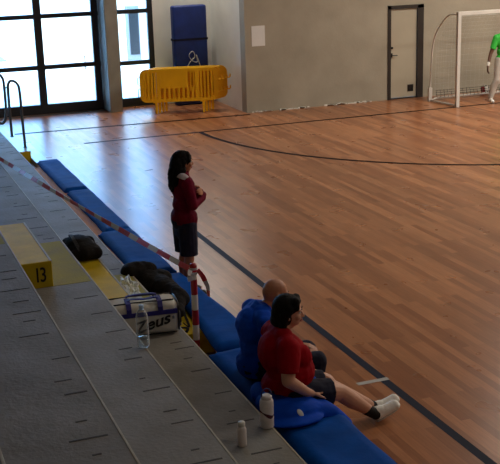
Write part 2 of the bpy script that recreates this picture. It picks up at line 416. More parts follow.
# ------------------------------------------------------------------ outdoors beyond the glass
bm = bmesh.new(); box(bm, -40, 30, 4.3, 60, -0.25, -0.05); mesh_obj('trim_2', bm, M['pavement'], kind='structure')
bm = bmesh.new(); box(bm, -6.9, 12, 13.0, 13.3, -0.05, 3.2); mesh_obj('wall_outside', bm, M['outwall'], kind='structure')
t = thing('utility_cabinet', 'grey utility cabinet against the sunlit wall outside the glass door', 'cabinet', (-3.93, 12.85, 0))
bm = bmesh.new(); box(bm, -0.19, 0.19, -0.15, 0.145, -0.05, 1.75, bev=0.01); mesh_obj('body', bm, M['cabinet'], t)
bm = bmesh.new(); box(bm, -0.15, 0.15, -0.165, -0.14, 0.25, 1.65, bev=0.005); mesh_obj('door', bm, M['frame'], t)
bm = bmesh.new(); box(bm, -30, -7.5, 16, 30, -0.05, 0.0); lawn = mesh_obj('lawn', bm, M['grass']); lawn['kind'] = 'stuff'; tag(lawn, 'pale green lawn beyond the glass doors', 'lawn')

# ------------------------------------------------------------------ bleachers
bl = thing('bleacher', 'stepped grey concrete bleacher with pale nosings and yellow aisle steps', 'bleacher', (-10.03, -11, 0))
OFF = Vector((10.03, 11, 0))
def lbm(bm): bmesh.ops.transform(bm, matrix=Matrix.Translation(OFF), verts=bm.verts[:]); return bm
EDGE = [-10.03, -10.73, -11.46, -12.18, -12.9]
YN, YF = -23.9, 1.6
AY0, AY1 = -11.26, -9.82
for i in range(5):
    z = 0.45 * (i + 1); xr = EDGE[i]; xl = EDGE[i + 1] if i < 4 else -14.95
    bm = bmesh.new(); box(bm, xl, xr, YN, YF, 0, z, 0)
    # saw-cut joints and dents near the edge of the tread
    y = -23.5 + 0.17 * i
    while y < 1.2:
        if not (AY0 - 0.05 < y < AY1 + 0.05):
            ln = random.uniform(0.14, 0.26); s = random.uniform(0.0, 0.05)
            box(bm, xr - s - ln, xr - s - 0.03, y, y + random.uniform(0.012, 0.02), z, z + 0.0015, 1)
            if random.random() < 0.5:
                yy = y + random.uniform(0.15, 0.3); box(bm, xr - 0.2, xr - 0.2 + random.uniform(0.03, 0.12), yy, yy + 0.015, z, z + 0.0015, 1)
        y += random.uniform(0.42, 0.62)
    mesh_obj('tier', lbm(bm), [M['tread'], M['joint']], bl)
    bm = bmesh.new(); box(bm, xr - 0.011, xr + 0.004, YN, YF, z - 0.025, z + 0.003, bev=0.003); mesh_obj('nosing', lbm(bm), M['nosing'], bl)
# aisle: painted patches on the treads and half-height yellow blocks
for i in range(1, 4):
    z = 0.45 * (i + 1); bm = bmesh.new()
    box(bm, EDGE[i + 1] if i < 4 else EDGE[i] - .7, EDGE[i] - 0.02, AY0, AY1, z, z + 0.002)
    o = mesh_obj('aisle_paint', lbm(bm), M['yellowflat'], bl); o['label'] = 'worn yellow paint across the tread'
bm = bmesh.new(); box(bm, EDGE[1], EDGE[0] - 0.02, AY0, AY1, 0.45, 0.452); mesh_obj('aisle_paint', lbm(bm), M['yellowflat'], bl)
def block(x0, x1, y0, y1, z0, z1, m, cap=None, lab=None):
    bm = bmesh.new(); box(bm, x0, x1, y0, y1, z0, z1, bev=0.008)
    o = mesh_obj('step_block', lbm(bm), m, bl)
    if lab: o['label'] = lab
    b2 = bmesh.new(); box(b2, x1 - 0.018, x1 + 0.003, y0 + 0.004, y1 - 0.004, z1 - 0.02, z1 + 0.003, bev=0.003)
    mesh_obj('edge_strip', lbm(b2), cap or M['nosing'], o)
    return o
for i, w in ((0, .36), (1, .37), (2, .36), (3, .36)):
    o = block(EDGE[i + 1], EDGE[i + 1] + w, AY0, AY1, 0.45 * (i + 1), 0.45 * (i + 1) + (0.24 if i == 1 else 0.225), M['yellow'], lab='yellow half step block' if i != 1 else 'yellow half step block stencilled with an aisle letter')
    if i == 1:
        zc = 0.9 + 0.115
        for s, dx, sx in (('I', -0.027, 1), ('3', 0.024, 1)):
            b2 = text_bm(s, 0.165, T(EDGE[2] + 0.262 + dx, AY0 - 0.0012, zc, rx=PI / 2) @ Matrix.Diagonal((0.8, 1.15, 1, 1)), offset=0.002)
            mesh_obj('stencil_mark', lbm(b2), M['stencil'], o)
block(-10.03, -9.60, AY0 + 0.02, -9.3, 0, 0.225, M['yellow'], M['yellow'], 'yellow floor step block')
block(-10.03, -9.66, -1.4, 0.6, 0, 0.225, M['yellow'], M['pale'], 'yellow floor step block at the far aisle')
bm = bmesh.new(); box(bm, -10.0, -9.67, -1.38, 0.58, 0.225, 0.229); mesh_obj('reflection_cap', lbm(bm), M['pale'], bl)  # pale sheet over the yellow block: window reflection put into colour
bm = bmesh.new(); box(bm, -9.655, -9.42, -1.95, -1.05, 0, 0.10, bev=0.01); mesh_obj('low_step', lbm(bm), M['pale'], bl)

# stair handrail of bent tube at the far aisle
t = thing('stair_handrail', 'tubular steel stair handrail with rounded loops at the far aisle', 'handrail', (-9.8, -1.0, 0.2))
O2 = Vector((9.8, 1.0, -0.2))
def hp(l): return [Vector(p) + O2 for p in l]
bm = bmesh.new(); tube(bm, hp(catmull([(-9.91, -1, 0.44), (-9.91, -1, 0.9), (-9.905, -1, 1.30), (-9.885, -1, 1.42), (-9.82, -1, 1.455), (-9.74, -1, 1.40), (-9.705, -1, 1.27), (-9.70, -1, 0.8), (-9.69, -1, 0.225)], 6)), 0.025, 10); mesh_obj('rail_loop', bm, M['steel'], t, True)
bm = bmesh.new(); tube(bm, hp(catmull([(-9.975, -1, 0.9), (-9.97, -1, 1.40), (-10.0, -1, 1.54), (-10.1, -1, 1.62), (-10.5, -1, 1.80), (-10.72, -1, 1.85), (-10.80, -1, 1.72), (-10.80, -1, 1.2), (-10.74, -1, 1.08), (-10.5, -1, 0.94), (-10.12, -1, 0.72), (-10.02, -1, 0.74)], 6, True)), 0.025, 10, True); mesh_obj('rail_loop', bm, M['steel'], t, True)
for z in (1.34, 0.84):
    bm = bmesh.new(); tube(bm, hp([(-9.975, -1, z), (-9.905, -1, z)]), 0.014, 8); mesh_obj('connector', bm, M['steel'], t, True)
for x, z in ((-9.91, 0.45), (-9.69, 0.229)):
    bm = bmesh.new(); lathe(bm, [(0.04, 0), (0.04, 0.008), (0.024, 0.012)], 12, mtx=Matrix.Translation(Vector((x, -1, z)) + O2)); mesh_obj('base_flange', bm, M['steel'], t)
bm = bmesh.new(); tube(bm, hp([(-10.79, -1, 1.2), (-10.79, -1, 0.9)]), 0.025, 10); mesh_obj('rail_foot', bm, M['steel'], t, True)

# ------------------------------------------------------------------ benches and mats
def bench(label, x0, x1, y0, y1, m):
    t = thing('gym_bench', label, 'bench', ((x0 + x1) / 2, (y0 + y1) / 2, 0), group='low wooden gym benches')
    hx, hy = (x1 - x0) / 2, (y1 - y0) / 2
    bm = bmesh.new(); box(bm, -hx, hx, -hy, hy, 0.21, 0.245, bev=0.006); mesh_obj('seat_plank', bm, m, t)
    for s in (-1, 0, 1):
        bm = bmesh.new(); yy = s * (hy - 0.35); box(bm, -hx + 0.04, hx - 0.04, yy - 0.03, yy + 0.03, 0, 0.21, bev=0.005); mesh_obj('leg', bm, m, t)
    bm = bmesh.new(); box(bm, -0.02, 0.02, -hy + 0.1, hy - 0.1, 0.03, 0.13, bev=0.004); mesh_obj('stringer', bm, m, t)
bench('brown wooden gym bench under the two farthest blue mats', -9.97, -9.45, -7.55, -2.95, M['wood'])
bench('pale wooden gym bench under the mats beside the yellow step block', -9.52, -9.38, -11.86, -7.62, M['woodpale'])
bench('pale wooden gym bench under the seated man and woman', -9.86, -9.47, -14.6, -11.96, M['woodpale'])

def pad(x0f, x1, y0, y1, label, seed, z=0.245, th=0.06, x0n=None, x1n=None):
    x1f = x1
    bm = bmesh.new()
    nx, ny = 10, 48
    def X0(v): return x0f if x0n is None else x0n + (x0f - x0n) * v
    def X1(v): return x1f if x1n is None else x1n + (x1f - x1n) * v
    def hgt(u, v):
        x0 = X0(v); x1 = X1(v); x = x0 + (x1 - x0) * u; y = y0 + (y1 - y0) * v
        e = min(u, 1 - u) * (x1 - x0); e2 = min(v, 1 - v) * (y1 - y0)
        edge = min(1, e / 0.04) * min(1, e2 / 0.04)
        w = noise.noise(Vector((x * 4, y * 2.2, seed))) * 0.011 + noise.noise(Vector((x * 3, y * 7, seed + 5))) * 0.006
        return z + 0.018 + (th - 0.018 + w) * (edge ** 0.35)
    def wob(v): return 0.013 * noise.noise(Vector((v * 6, seed * 3, 1)))
    top = [[None] * (ny + 1) for _ in range(nx + 1)]; bot = [[None] * (ny + 1) for _ in range(nx + 1)]
    for i in range(nx + 1):
        for j in range(ny + 1):
            u, v = i / nx, j / ny
            x0 = X0(v); x1 = X1(v); x = x0 + (x1 - x0) * u + (wob(v) if i in (0, nx) else 0); y = y0 + (y1 - y0) * v
            top[i][j] = bm.verts.new((x, y, hgt(u, v))); bot[i][j] = bm.verts.new((x, y, z))
    for i in range(nx):
        for j in range(ny):
            bm.faces.new((top[i][j], top[i + 1][j], top[i + 1][j + 1], top[i][j + 1])); bm.faces.new((bot[i][j + 1], bot[i + 1][j + 1], bot[i + 1][j], bot[i][j]))
    for j in range(ny):
        bm.faces.new((top[0][j + 1], bot[0][j + 1], bot[0][j], top[0][j])); bm.faces.new((top[nx][j], bot[nx][j], bot[nx][j + 1], top[nx][j + 1]))
    for i in range(nx):
        bm.faces.new((top[i][0], bot[i][0], bot[i + 1][0], top[i + 1][0])); bm.faces.new((top[i + 1][ny], bot[i + 1][ny], bot[i][ny], top[i][ny]))
    o = mesh_obj('gym_mat', bm, M['matblue'], None, True); tag(o, label, 'mat', 'blue mats laid along the benches')
    o.data.polygons.foreach_set('use_smooth', [len(p.vertices) == 4 and abs(p.normal.z) > 0.5 for p in o.data.polygons])
    return o
pad(-9.77, -9.40, -5.00, -2.65, 'blue vinyl mat farthest along the row, beside the glass doors', 1)
pad(-9.76, -9.40, -7.50, -5.09, 'blue vinyl mat second from the glass doors, below the barrier tape', 2)
pad(-9.86, -9.40, -9.41, -7.53, 'blue vinyl mat ending behind the standing woman in maroon', 3)
pad(-9.60, -9.385, -11.84, -9.53, 'blue vinyl mat beside the black jacket and striped post', 4, x0n=-9.77, x1n=-9.29)
pad(-9.87, -9.31, -14.55, -11.90, 'blue vinyl mat under the seated man and woman', 5)

# ------------------------------------------------------------------ yellow crowd barriers and blue crash mat in the recess
def crowd_barrier(label, m):
    t = thing('crowd_barrier', label, 'barrier', group='yellow crowd barriers stacked in the recess')
    hw, z0, z1, c = 0.88, 0.26, 1.0, 0.15
    out = []
    for cx_, cz_, a0 in ((hw - c, z1 - c, 0), (-hw + c, z1 - c, 90), (-hw + c, z0 + c, 180), (hw - c, z0 + c, 270)):
        for k in range(6):
            a = math.radians(a0 + 18 * k); out.append((cx_ + c * math.cos(a), 0, cz_ + c * math.sin(a)))
    bm = bmesh.new(); w, d = 0.045, 0.024
    prof = [(-w, -d), (w, -d), (w, d), (-w, d)]
    # rectangular hoop: inset/outset in plane
    n_ = len(out); cen = Vector((0, 0, (z0 + z1) / 2)); L = []
    for i in range(n_):
        p = Vector(out[i]); dd = (Vector(out[(i + 1) % n_]) - Vector(out[i - 1])).normalized(); nr = Vector((dd.z, 0, -dd.x))
        L.append([bm.verts.new(p - nr * 0.075 + Vector((0, -d, 0))), bm.verts.new(p + Vector((0, -d, 0))), bm.verts.new(p + Vector((0, d, 0))), bm.verts.new(p - nr * 0.075 + Vector((0, d, 0)))])
    for i in range(n_):
        A, B = L[i], L[(i + 1) % n_]
        for k in range(4): bm.faces.new((A[k], A[(k + 1) % 4], B[(k + 1) % 4], B[k]))
    bmesh.ops.recalc_face_normals(bm, faces=bm.faces[:])
    mesh_obj('frame', bm, m, t)
    bm = bmesh.new()
    xs = [-0.77, -0.69, -0.61, -0.54] + [0.49, 0.57, 0.65, 0.73, 0.79]
    for x in xs: box(bm, x - 0.024, x + 0.024, -0.018, 0.018, z0 + 0.05, z1 - 0.05, bev=0.004)
    for x in (-0.46, 0.40): box(bm, x - 0.045, x + 0.045, -0.022, 0.022, z0 + 0.05, z1 - 0.05, bev=0.005)
    for k in range(7):
        x = -0.33 + 0.105 * k; box(bm, x - 0.026, x + 0.026, -0.018, 0.018, z0 + 0.05, 0.58, bev=0.004)
    for x in (0.26, 0.33): box(bm, x - 0.014, x + 0.014, -0.018, 0.018, 0.5, z1 - 0.05)
    mesh_obj('slat_panel', bm, m, t)
    bm = bmesh.new(); box(bm, -0.42, 0.2, -0.02, 0.02, 0.56, z1 - 0.05, bev=0.005); mesh_obj('sign_plate', bm, m, t)
    for s in (-1, 1):
        bm = bmesh.new(); x = s * 0.53
        box(bm, x - 0.03, x + 0.03, -0.022, 0.022, 0.03, z0 + 0.05, bev=0.006)
        box(bm, x - 0.026, x + 0.026, -0.032, 0.032, 0.0, 0.05, bev=0.008)
        box(bm, x - 0.07, x + 0.07, -0.02, 0.02, z0 - 0.02, z0 + 0.02, bev=0.004)
        mesh_obj('foot', bm, m, t)
    for z in (0.46, 0.72):
        bm = bmesh.new(); tube(bm, [(0.86, 0, z), (0.93, 0, z), (0.945, 0, z + 0.02), (0.945, 0, z + 0.08)], 0.016, 8); mesh_obj('hook', bm, m, t)
        bm = bmesh.new(); tube(bm, [(-0.86, 0, z + 0.1), (-0.92, 0, z + 0.1), (-0.92, 0, z - 0.06), (-0.86, 0, z - 0.06)], 0.011, 8); mesh_obj('eye_loop', bm, M['white'] if z < 0.6 else m, t)
    return t
blabs = ['yellow plastic crowd barrier at the front of the stack in the recess',
         'yellow plastic crowd barrier second from the front of the stack in the recess',
         'yellow plastic crowd barrier third from the front of the stack in the recess',
         'yellow plastic crowd barrier at the back of the stack nearest the blue crash mat']
def copy_tree(o, parent=None):
    c = o.copy(); COL.objects.link(c)
    if parent: c.parent = parent
    for ch in o.children: copy_tree(ch, c)
    return c
b0 = crowd_barrier(blabs[0], M['barrier'])
rz = math.radians(-17)
for k in range(4):
    o = b0 if k == 0 else copy_tree(b0)
    o['label'] = blabs[k]
    o.location = (-5.63 + 0.10 * k, 2.54 + 0.08 * k, 0); o.rotation_euler = (0, 0, rz)

t = thing('crash_mat', 'tall dark blue padded mat standing upright behind the yellow barriers', 'mat', (-4.99, 3.62, 0))
bm = bmesh.new(); box(bm, -0.42, 0.40, -0.12, 0.12, 0.0, 2.3, bev=0.05, seg=3); mesh_obj('mat_body', bm, M['matdark'], t, True)
bm = bmesh.new()
pts = catmull([(-0.16, -0.13, 0.86), (-0.05, -0.14, 1.02), (0.06, -0.135, 1.13), (0.01, -0.135, 1.25), (-0.08, -0.135, 1.16), (0.0, -0.14, 1.03), (0.12, -0.135, 1.0), (0.10, -0.135, 1.16), (0.2, -0.135, 0.86)], 8)
tube(bm, pts, 0.008, 6); mesh_obj('tie_cord', bm, M['white'], t, True)
for z in (0.75, 1.5):
    bm = bmesh.new(); box(bm, -0.425, 0.405, -0.125, 0.125, z, z + 0.05); mesh_obj('strap', bm, M['navy'], t)

# ------------------------------------------------------------------ goal
t = thing('football_goal', 'white indoor football goal with net before the far wall', 'goal', (0, 0, 0))
for x in (0, 3.08):
    bm = bmesh.new(); box(bm, x - 0.04, x + 0.04, -0.04, 0.04, 0, 2.08, bev=0.006); mesh_obj('post', bm, M['white'], t)
bm = bmesh.new(); box(bm, 0.04, 3.04, -0.04, 0.04, 2.0, 2.08, bev=0.006); mesh_obj('crossbar', bm, M['white'], t)
for x in (0, 3.08):
    s = -0.10 if x == 0 else 0.10
    bm = bmesh.new(); tube(bm, catmull([(x, 0.04, 2.02), (x + s * .3, 0.45, 1.95), (x + s, 0.85, 1.45), (x + s, 0.98, 0.7), (x + s, 1.0, 0.04)], 6), 0.018, 8); mesh_obj('stanchion', bm, M['white'], t, True)
    bm = bmesh.new(); tube(bm, [(x, 0.04, 0.03), (x + s, 1.0, 0.03)], 0.022, 8); mesh_obj('side_bar', bm, M['white'], t, True)
    bm = bmesh.new(); box(bm, x + s - 0.05, x + s + 0.04, 0.97, 1.04, 0, 0.32, bev=0.006); mesh_obj('corner_plate', bm, M['white'], t)
bm = bmesh.new(); tube(bm, [(0.16, 1.08, 0.06), (2.9, 1.08, 0.06)], 0.028, 8); tube(bm, [(-0.1, 1.0, 0.03), (0.16, 1.08, 0.06)], 0.02); tube(bm, [(3.18, 1.0, 0.03), (2.9, 1.08, 0.06)], 0.02)
mesh_obj('ground_bar', bm, M['white'], t, True)
bm = bmesh.new(); n_ = 0
def net_pt(x, v):                     # v 0 at the crossbar, 1 at the ground bar
    P = [(0.04, 2.0), (0.45, 1.93), (0.85, 1.42), (0.98, 0.7), (1.0, 0.05)]
    q = v * 4; i = min(3, int(q)); f = q - i
    return Vector((x, P[i][0] * (1 - f) + P[i + 1][0] * f, P[i][1] * (1 - f) + P[i + 1][1] * f))
TR = [(1, 0), (-0.5, 0.866), (-0.5, -0.866)]
for k in range(27):
    x = 0.02 + k * 0.117; tube(bm, [net_pt(x, v / 8) for v in range(9)], 0.0013, prof=TR)
for k in range(1, 22):
    tube(bm, [net_pt(x, k / 22) for x in (0.0, 3.08)], 0.0013, prof=TR)
for x in (-0.03, 3.11):
    for k in range(1, 9):
        y = k * 0.11; tube(bm, [(x, y, 0.05), (x, y, 2.0 - max(0, y - .4) * 1.0)], 0.0013, prof=TR)
    for k in range(1, 14): tube(bm, [(x, 0.03, k * 0.14), (x, min(0.97, 0.97 - max(0, k * .14 - 1.0) * 0.5), k * 0.14)], 0.0013, prof=TR)
mesh_obj('net', bm, M['net'], t)
bm = bmesh.new()
for k in range(30): tube(bm, [(0.1 + k * 0.1, 1.02, 0.07), (0.13 + k * 0.1, 1.12, 0.2 + 0.04 * math.sin(k))], 0.006, prof=TR)
for z in (0.12, 0.17, 0.22): tube(bm, [(0.1, 1.1, z), (3.0, 1.1, z)], 0.006, prof=TR)
mesh_obj('net_skirt', bm, M['netdark'], t)

# ball behind the goal
t = thing('football', 'white football with a red patch lying by the goal net', 'ball', (1.60, 1.36, 0.105))
bm = bmesh.new(); bmesh.ops.create_icosphere(bm, subdivisions=4, radius=0.105)
for f in bm.faces:
    c = f.calc_center_median().normalized()
    if c.dot(Vector((-0.96, -0.25, -0.1)).normalized()) > 0.66: f.material_index = 1
    elif min((c - Vector(p).normalized()).length for p in ((0.5, -0.8, 0.5), (0.9, -0.1, -0.3), (0, -0.4, 1), (0.2, -1, -0.5))) < 0.22: f.material_index = 2
mesh_obj('ball_shell', bm, [M['ball'], M['red'], M['black']], t, True)

# ------------------------------------------------------------------ things on the bleacher
# black rucksack on the upper yellow block
t = thing('rucksack', 'black rucksack lying on the yellow step block behind the plastic film', 'bag', (-10.51, -9.70, 0.677))
blob('bag_body', [('e', (0.0, 0.0, 0.08), (0.17, 0.30, 0.10)), ('e', (-0.01, 0.06, 0.10), (0.16, 0.24, 0.10)), ('c', (-0.1, -0.2, 0.07), 0.06, (0.12, -0.2, 0.07), 0.06), ('c', (-0.1, 0.2, 0.09), 0.07, (0.12, 0.2, 0.08), 0.07), ('e', (0.13, 0.0, 0.04), (0.08, 0.24, 0.06))], M['blackcloth'], t, 0.01, smooth=10, wrinkle=0.004, cuts=[((0, 0, 0), (0, 0, 1))])
bm = bmesh.new(); tube(bm, catmull([(-0.06, -0.24, 0.12), (-0.08, -0.05, 0.19), (-0.08, 0.12, 0.205), (-0.05, 0.28, 0.14)], 8), 0.012, prof=[(-.4, -1.6), (.4, -1.6), (.4, 1.6), (-.4, 1.6)]); mesh_obj('strap', bm, M['blacknylon'], t)
bm = bmesh.new(); tube(bm, catmull([(0.07, -0.24, 0.115), (0.12, -0.05, 0.145), (0.1, 0.15, 0.155)], 8), 0.005, 6); mesh_obj('zip', bm, M['black'], t)

# black jacket heap on the floor block
t = thing('padded_jacket', 'black padded jacket heaped on the yellow floor step beside the mats', 'jacket', (-9.86, -10.05, 0.226))
hp2 = [('e', (-0.08, 0.26, 0.14), (0.13, 0.2, 0.15)), ('e', (0.0, 0.1, 0.12), (0.17, 0.22, 0.14)), ('e', (0.08, -0.1, 0.12), (0.15, 0.22, 0.13)),
       ('c', (0.1, -0.15, 0.13), 0.11, (0.16, -0.5, 0.12), 0.09), ('c', (0.14, -0.42, 0.13), 0.09, (0.05, -0.78, 0.08), 0.055), ('e', (0.1, 0.15, 0.16), (0.17, 0.15, 0.09))]
blob('jacket_body', hp2, M['blackcloth'], t, 0.011, wrinkle=0.016, wscale=8, cuts=[((0, 0, 0.0), (0, 0, 1))])
bm = bmesh.new()
tube(bm, catmull([(0.08, -0.70, 0.1), (0.02, -0.9, 0.035), (-0.03, -1.02, 0.02), (0.03, -1.1, 0.03), (0.0, -1.16, 0.012)], 8), 0.009, prof=[(-.5, -1.5), (.5, -1.5), (.5, 1.5), (-.5, 1.5)])
tube(bm, catmull([(0.10, -0.66, 0.1), (0.09, -0.9, 0.03), (0.06, -1.05, 0.02), (0.02, -1.0, 0.05)], 8), 0.008, prof=[(-.5, -1.5), (.5, -1.5), (.5, 1.5), (-.5, 1.5)])
mesh_obj('drawstrap', bm, M['blackcloth'], t)
blob('hood', [('e', (-0.10, 0.26, 0.20), (0.14, 0.17, 0.13)), ('e', (-0.17, 0.24, 0.24), (0.10, 0.14, 0.09)), ('e', (0.0, 0.28, 0.22), (0.13, 0.13, 0.09))], M['blackcloth'], t, 0.01, wrinkle=0.012, cuts=[((0, 0, 0.005), (0, 0, 1))])

# crumpled clear plastic film bag
bm = bmesh.new(); bmesh.ops.create_icosphere(bm, subdivisions=4, radius=1.0)
for v in bm.verts:
    n1 = noise.noise(v.co * 2.1 + Vector((4, 0, 0))); n2 = abs(noise.noise(v.co * 5.5)); 
    v.co = Vector((v.co.x * 0.10, v.co.y * 0.24, max(-0.0, v.co.z) * 0.14)) * (0.75 + 0.5 * n1 + 0.45 * n2)
    v.co.z = max(v.co.z, 0.0)
bmesh.ops.dissolve_degenerate(bm, edges=bm.edges[:], dist=0.0005)
o = mesh_obj('plastic_bag', bm, M['film']); o.location = (-10.20, -10.42, 0.455); tag(o, 'crumpled clear plastic bag on the lowest tier behind the white holdall', 'bag')

# white sports holdall
t = thing('sports_holdall', 'white sports holdall with dark blue straps and black lettering', 'bag', (-10.375, -11.55, 0.453), math.radians(-6))
W, D, H = 0.31, 0.155, 0.31
bm = bmesh.new(); nU, nL = 28, 14
sec = []
for k in range(nU):
    a = 2 * PI * k / nU; c, s = math.cos(a), math.sin(a); e = 0.42
    sec.append((D * math.copysign(abs(c) ** e, c), H / 2 + H / 2 * math.copysign(abs(s) ** e, s)))
rings = []
for i in range(nL + 1):
    u = i / nL; x = -W + 2 * W * u
    sag = 1 - 0.10 * math.exp(-((u - 0.62) / 0.12) ** 2) ; endk = 1 - 0.10 * (abs(2 * u - 1) ** 6)
    ring = []
    for (yy, zz) in sec:
        ring.append(bm.verts.new((x, yy * endk + 0.006 * noise.noise(Vector((x * 9, yy * 9, zz * 9))), max(0, zz * (endk if zz > .15 else 1) * (sag if zz > 0.2 else 1) + 0.006 * noise.noise(Vector((x * 8, yy * 8, zz * 8 + 3)))))))
    rings.append(ring)
for i in range(nL):
    for k in range(nU): bm.faces.new((rings[i][k], rings[i + 1][k], rings[i + 1][(k + 1) % nU], rings[i][(k + 1) % nU]))
bm.faces.new(rings[0]); bm.faces.new(list(reversed(rings[-1]))); bmesh.ops.recalc_face_normals(bm, faces=bm.faces[:])
mesh_obj('bag_body', bm, M['bagwhite'], t, True)
bm = bmesh.new()
box(bm, -W + 0.01, W - 0.01, -D - 0.008, -D + 0.02, 0.195, 0.235, bev=0.003); mesh_obj('side_band', bm, M['bagblue'], t)
for x in (-0.13, 0.15):
    bm = bmesh.new(); tube(bm, [(x, -D - 0.006, 0.21), (x, -D - 0.004, 0.27), (x, -D + 0.03, 0.315), (x, 0.0, 0.325)], 0.022, prof=[(-.15, -1), (.15, -1), (.15, 1), (-.15, 1)]); mesh_obj('strap_band', bm, M['bagblue'], t)
for s in (-1, 1):
    bm = bmesh.new(); tube(bm, catmull([(-0.13, s * 0.05, 0.32), (-0.09, s * 0.055, 0.332), (0.02, s * 0.07, 0.33), (0.11, s * 0.055, 0.332), (0.15, s * 0.05, 0.32)], 8), 0.014, prof=[(-.35, -1), (.35, -1), (.35, 1), (-.35, 1)]); mesh_obj('handle', bm, M['bagblue'], t)
bm = bmesh.new()
for yy in (-0.09, 0.09): tube(bm, [(-W + 0.03, yy, H - 0.004), (0, yy, H + 0.0), (W - 0.03, yy, H - 0.006)], 0.007, 6)
for xx in (-W - 0.002, W + 0.002):
    tube(bm, catmull([(xx, -D * .9, 0.03), (xx, -D * .9, 0.2), (xx, -D * .7, 0.28), (xx, D * .7, 0.28), (xx, D * .9, 0.2), (xx, D * .9, 0.03)], 5), 0.008, 6)
tube(bm, [(-W + 0.02, -D - 0.002, 0.022), (W - 0.02, -D - 0.002, 0.022)], 0.006, 6)
mesh_obj('piping', bm, M['black'], t)
bm = text_bm('Zeus', 0.145, T(0.06, -D - 0.0065, 0.118, rx=PI / 2, ry=math.radians(-14)) @ Matrix.Diagonal((1.15, 1, 1, 1)), shear=0.35, offset=0.003, extrude=0.0015)
mesh_obj('lettering', bm, M['black'], t)
bm = bmesh.new(); box(bm, 0.252, 0.272, -D - 0.004, -D + 0.01, 0.145, 0.17); mesh_obj('small_badge', bm, M['cabinet'], t)
bm = bmesh.new(); tube(bm, catmull([(W - .01, -0.06, 0.24), (W + 0.035, -0.05, 0.16), (W + 0.03, -0.02, 0.05), (W + .06, 0.05, 0.008)], 8), 0.012, prof=[(-.3, -1), (.3, -1), (.3, 1), (-.3, 1)]); mesh_obj('shoulder_strap', bm, M['black'], t)

# clear water bottle on the second tier
t = thing('water_bottle', 'large clear water bottle with pale cap on the tier edge before the holdall', 'bottle', (-10.745, -13.02, 0.904))
bm = bmesh.new()
prof = [(0.030, 0.0), (0.042, 0.006), (0.045, 0.02)]
for k in range(8):
    z = 0.03 + k * 0.022; prof += [(0.045, z), (0.0425, z + 0.011)]
prof += [(0.045, 0.21), (0.043, 0.235), (0.034, 0.265), (0.02, 0.285), (0.0145, 0.292), (0.0145, 0.302)]
lathe(bm, [(r * 1.08, z * 1.04) for r, z in prof], 24); mesh_obj('bottle_shell', bm, M['clear'], t, True)
bm = bmesh.new(); lathe(bm, [(0.028, 0.004), (0.041, 0.01), (0.0415, 0.08)], 20); mesh_obj('water', bm, M['water'], t, True)
bm = bmesh.new(); lathe(bm, [(0.0175, 0.308), (0.0185, 0.312), (0.0185, 0.331), (0.0165, 0.335)], 18); mesh_obj('cap', bm, M['capblue'], t, True)
bm = bmesh.new(); lathe(bm, [(0.0195, 0.299), (0.0195, 0.304)], 18); mesh_obj('neck_ring', bm, M['capblue'], t, True)

# white bottle with a dark blue loop lid
t = thing('drinking_bottle', 'white drinking bottle with a dark blue carry loop on the lowest tier', 'bottle', (-10.062, -13.80, 0.453))
bm = bmesh.new()
prof = [(0.046, 0), (0.05, 0.008), (0.05, 0.06), (0.051, 0.065), (0.051, 0.075), (0.05, 0.08), (0.05, 0.155), (0.051, 0.16), (0.051, 0.172), (0.05, 0.177), (0.05, 0.196), (0.046, 0.212), (0.038, 0.222)]
lathe(bm, prof, 28, [0] * 12); mesh_obj('bottle_body', bm, M['bottlewhite'], t, True)
bm = bmesh.new()
for k in range(40):                      # wavy dark print round the body
    a0, a1 = 2 * PI * k / 40, 2 * PI * (k + 1) / 40
    def pp(a, z): return bm.verts.new((0.0508 * math.cos(a), 0.0508 * math.sin(a), z))
    za = 0.10 + 0.022 * math.sin(a0 * 2 + 1); zb = 0.10 + 0.022 * math.sin(a1 * 2 + 1)
    bm.faces.new((pp(a0, za), pp(a1, zb), pp(a1, zb + 0.02 + 0.01 * math.sin(a1 * 3)), pp(a0, za + 0.02 + 0.01 * math.sin(a0 * 3))))
for k in range(12):
    a0 = 2 * PI * k / 12; a1 = a0 + 0.22
    bm.faces.new((pp(a0, 0.163), pp(a1, 0.163), pp(a1, 0.17), pp(a0, 0.17)))
mesh_obj('print', bm, M['maroonprint'], t)
bm = bmesh.new(); lathe(bm, [(0.04, 0.219), (0.04, 0.24), (0.03, 0.247), (0.018, 0.249)], 24); mesh_obj('lid', bm, M['bottlewhite'], t, True)
bm = bmesh.new(); tube(bm, catmull([(-0.036, 0, 0.235), (-0.036, 0, 0.265), (-0.02, 0, 0.29), (0.0, 0, 0.297), (0.02, 0, 0.29), (0.036, 0, 0.265), (0.036, 0, 0.235)], 6), 0.005, 8); mesh_obj('carry_loop', bm, M['lidblue'], t, True)

# small white-capped flask further along the lowest tier
t = thing('small_flask', 'small white capped flask on the lowest tier left of the drinking bottle', 'flask', (-10.33, -14.0, 0.453))
bm = bmesh.new(); lathe(bm, [(0.03, 0), (0.033, 0.005), (0.033, 0.12), (0.026, 0.14), (0.018, 0.15)], 20); mesh_obj('flask_body', bm, M['bottlewhite'], t, True)
bm = bmesh.new(); lathe(bm, [(0.024, 0.147), (0.025, 0.15), (0.025, 0.175), (0.021, 0.18)], 18); mesh_obj('cap', bm, M['white'], t, True)

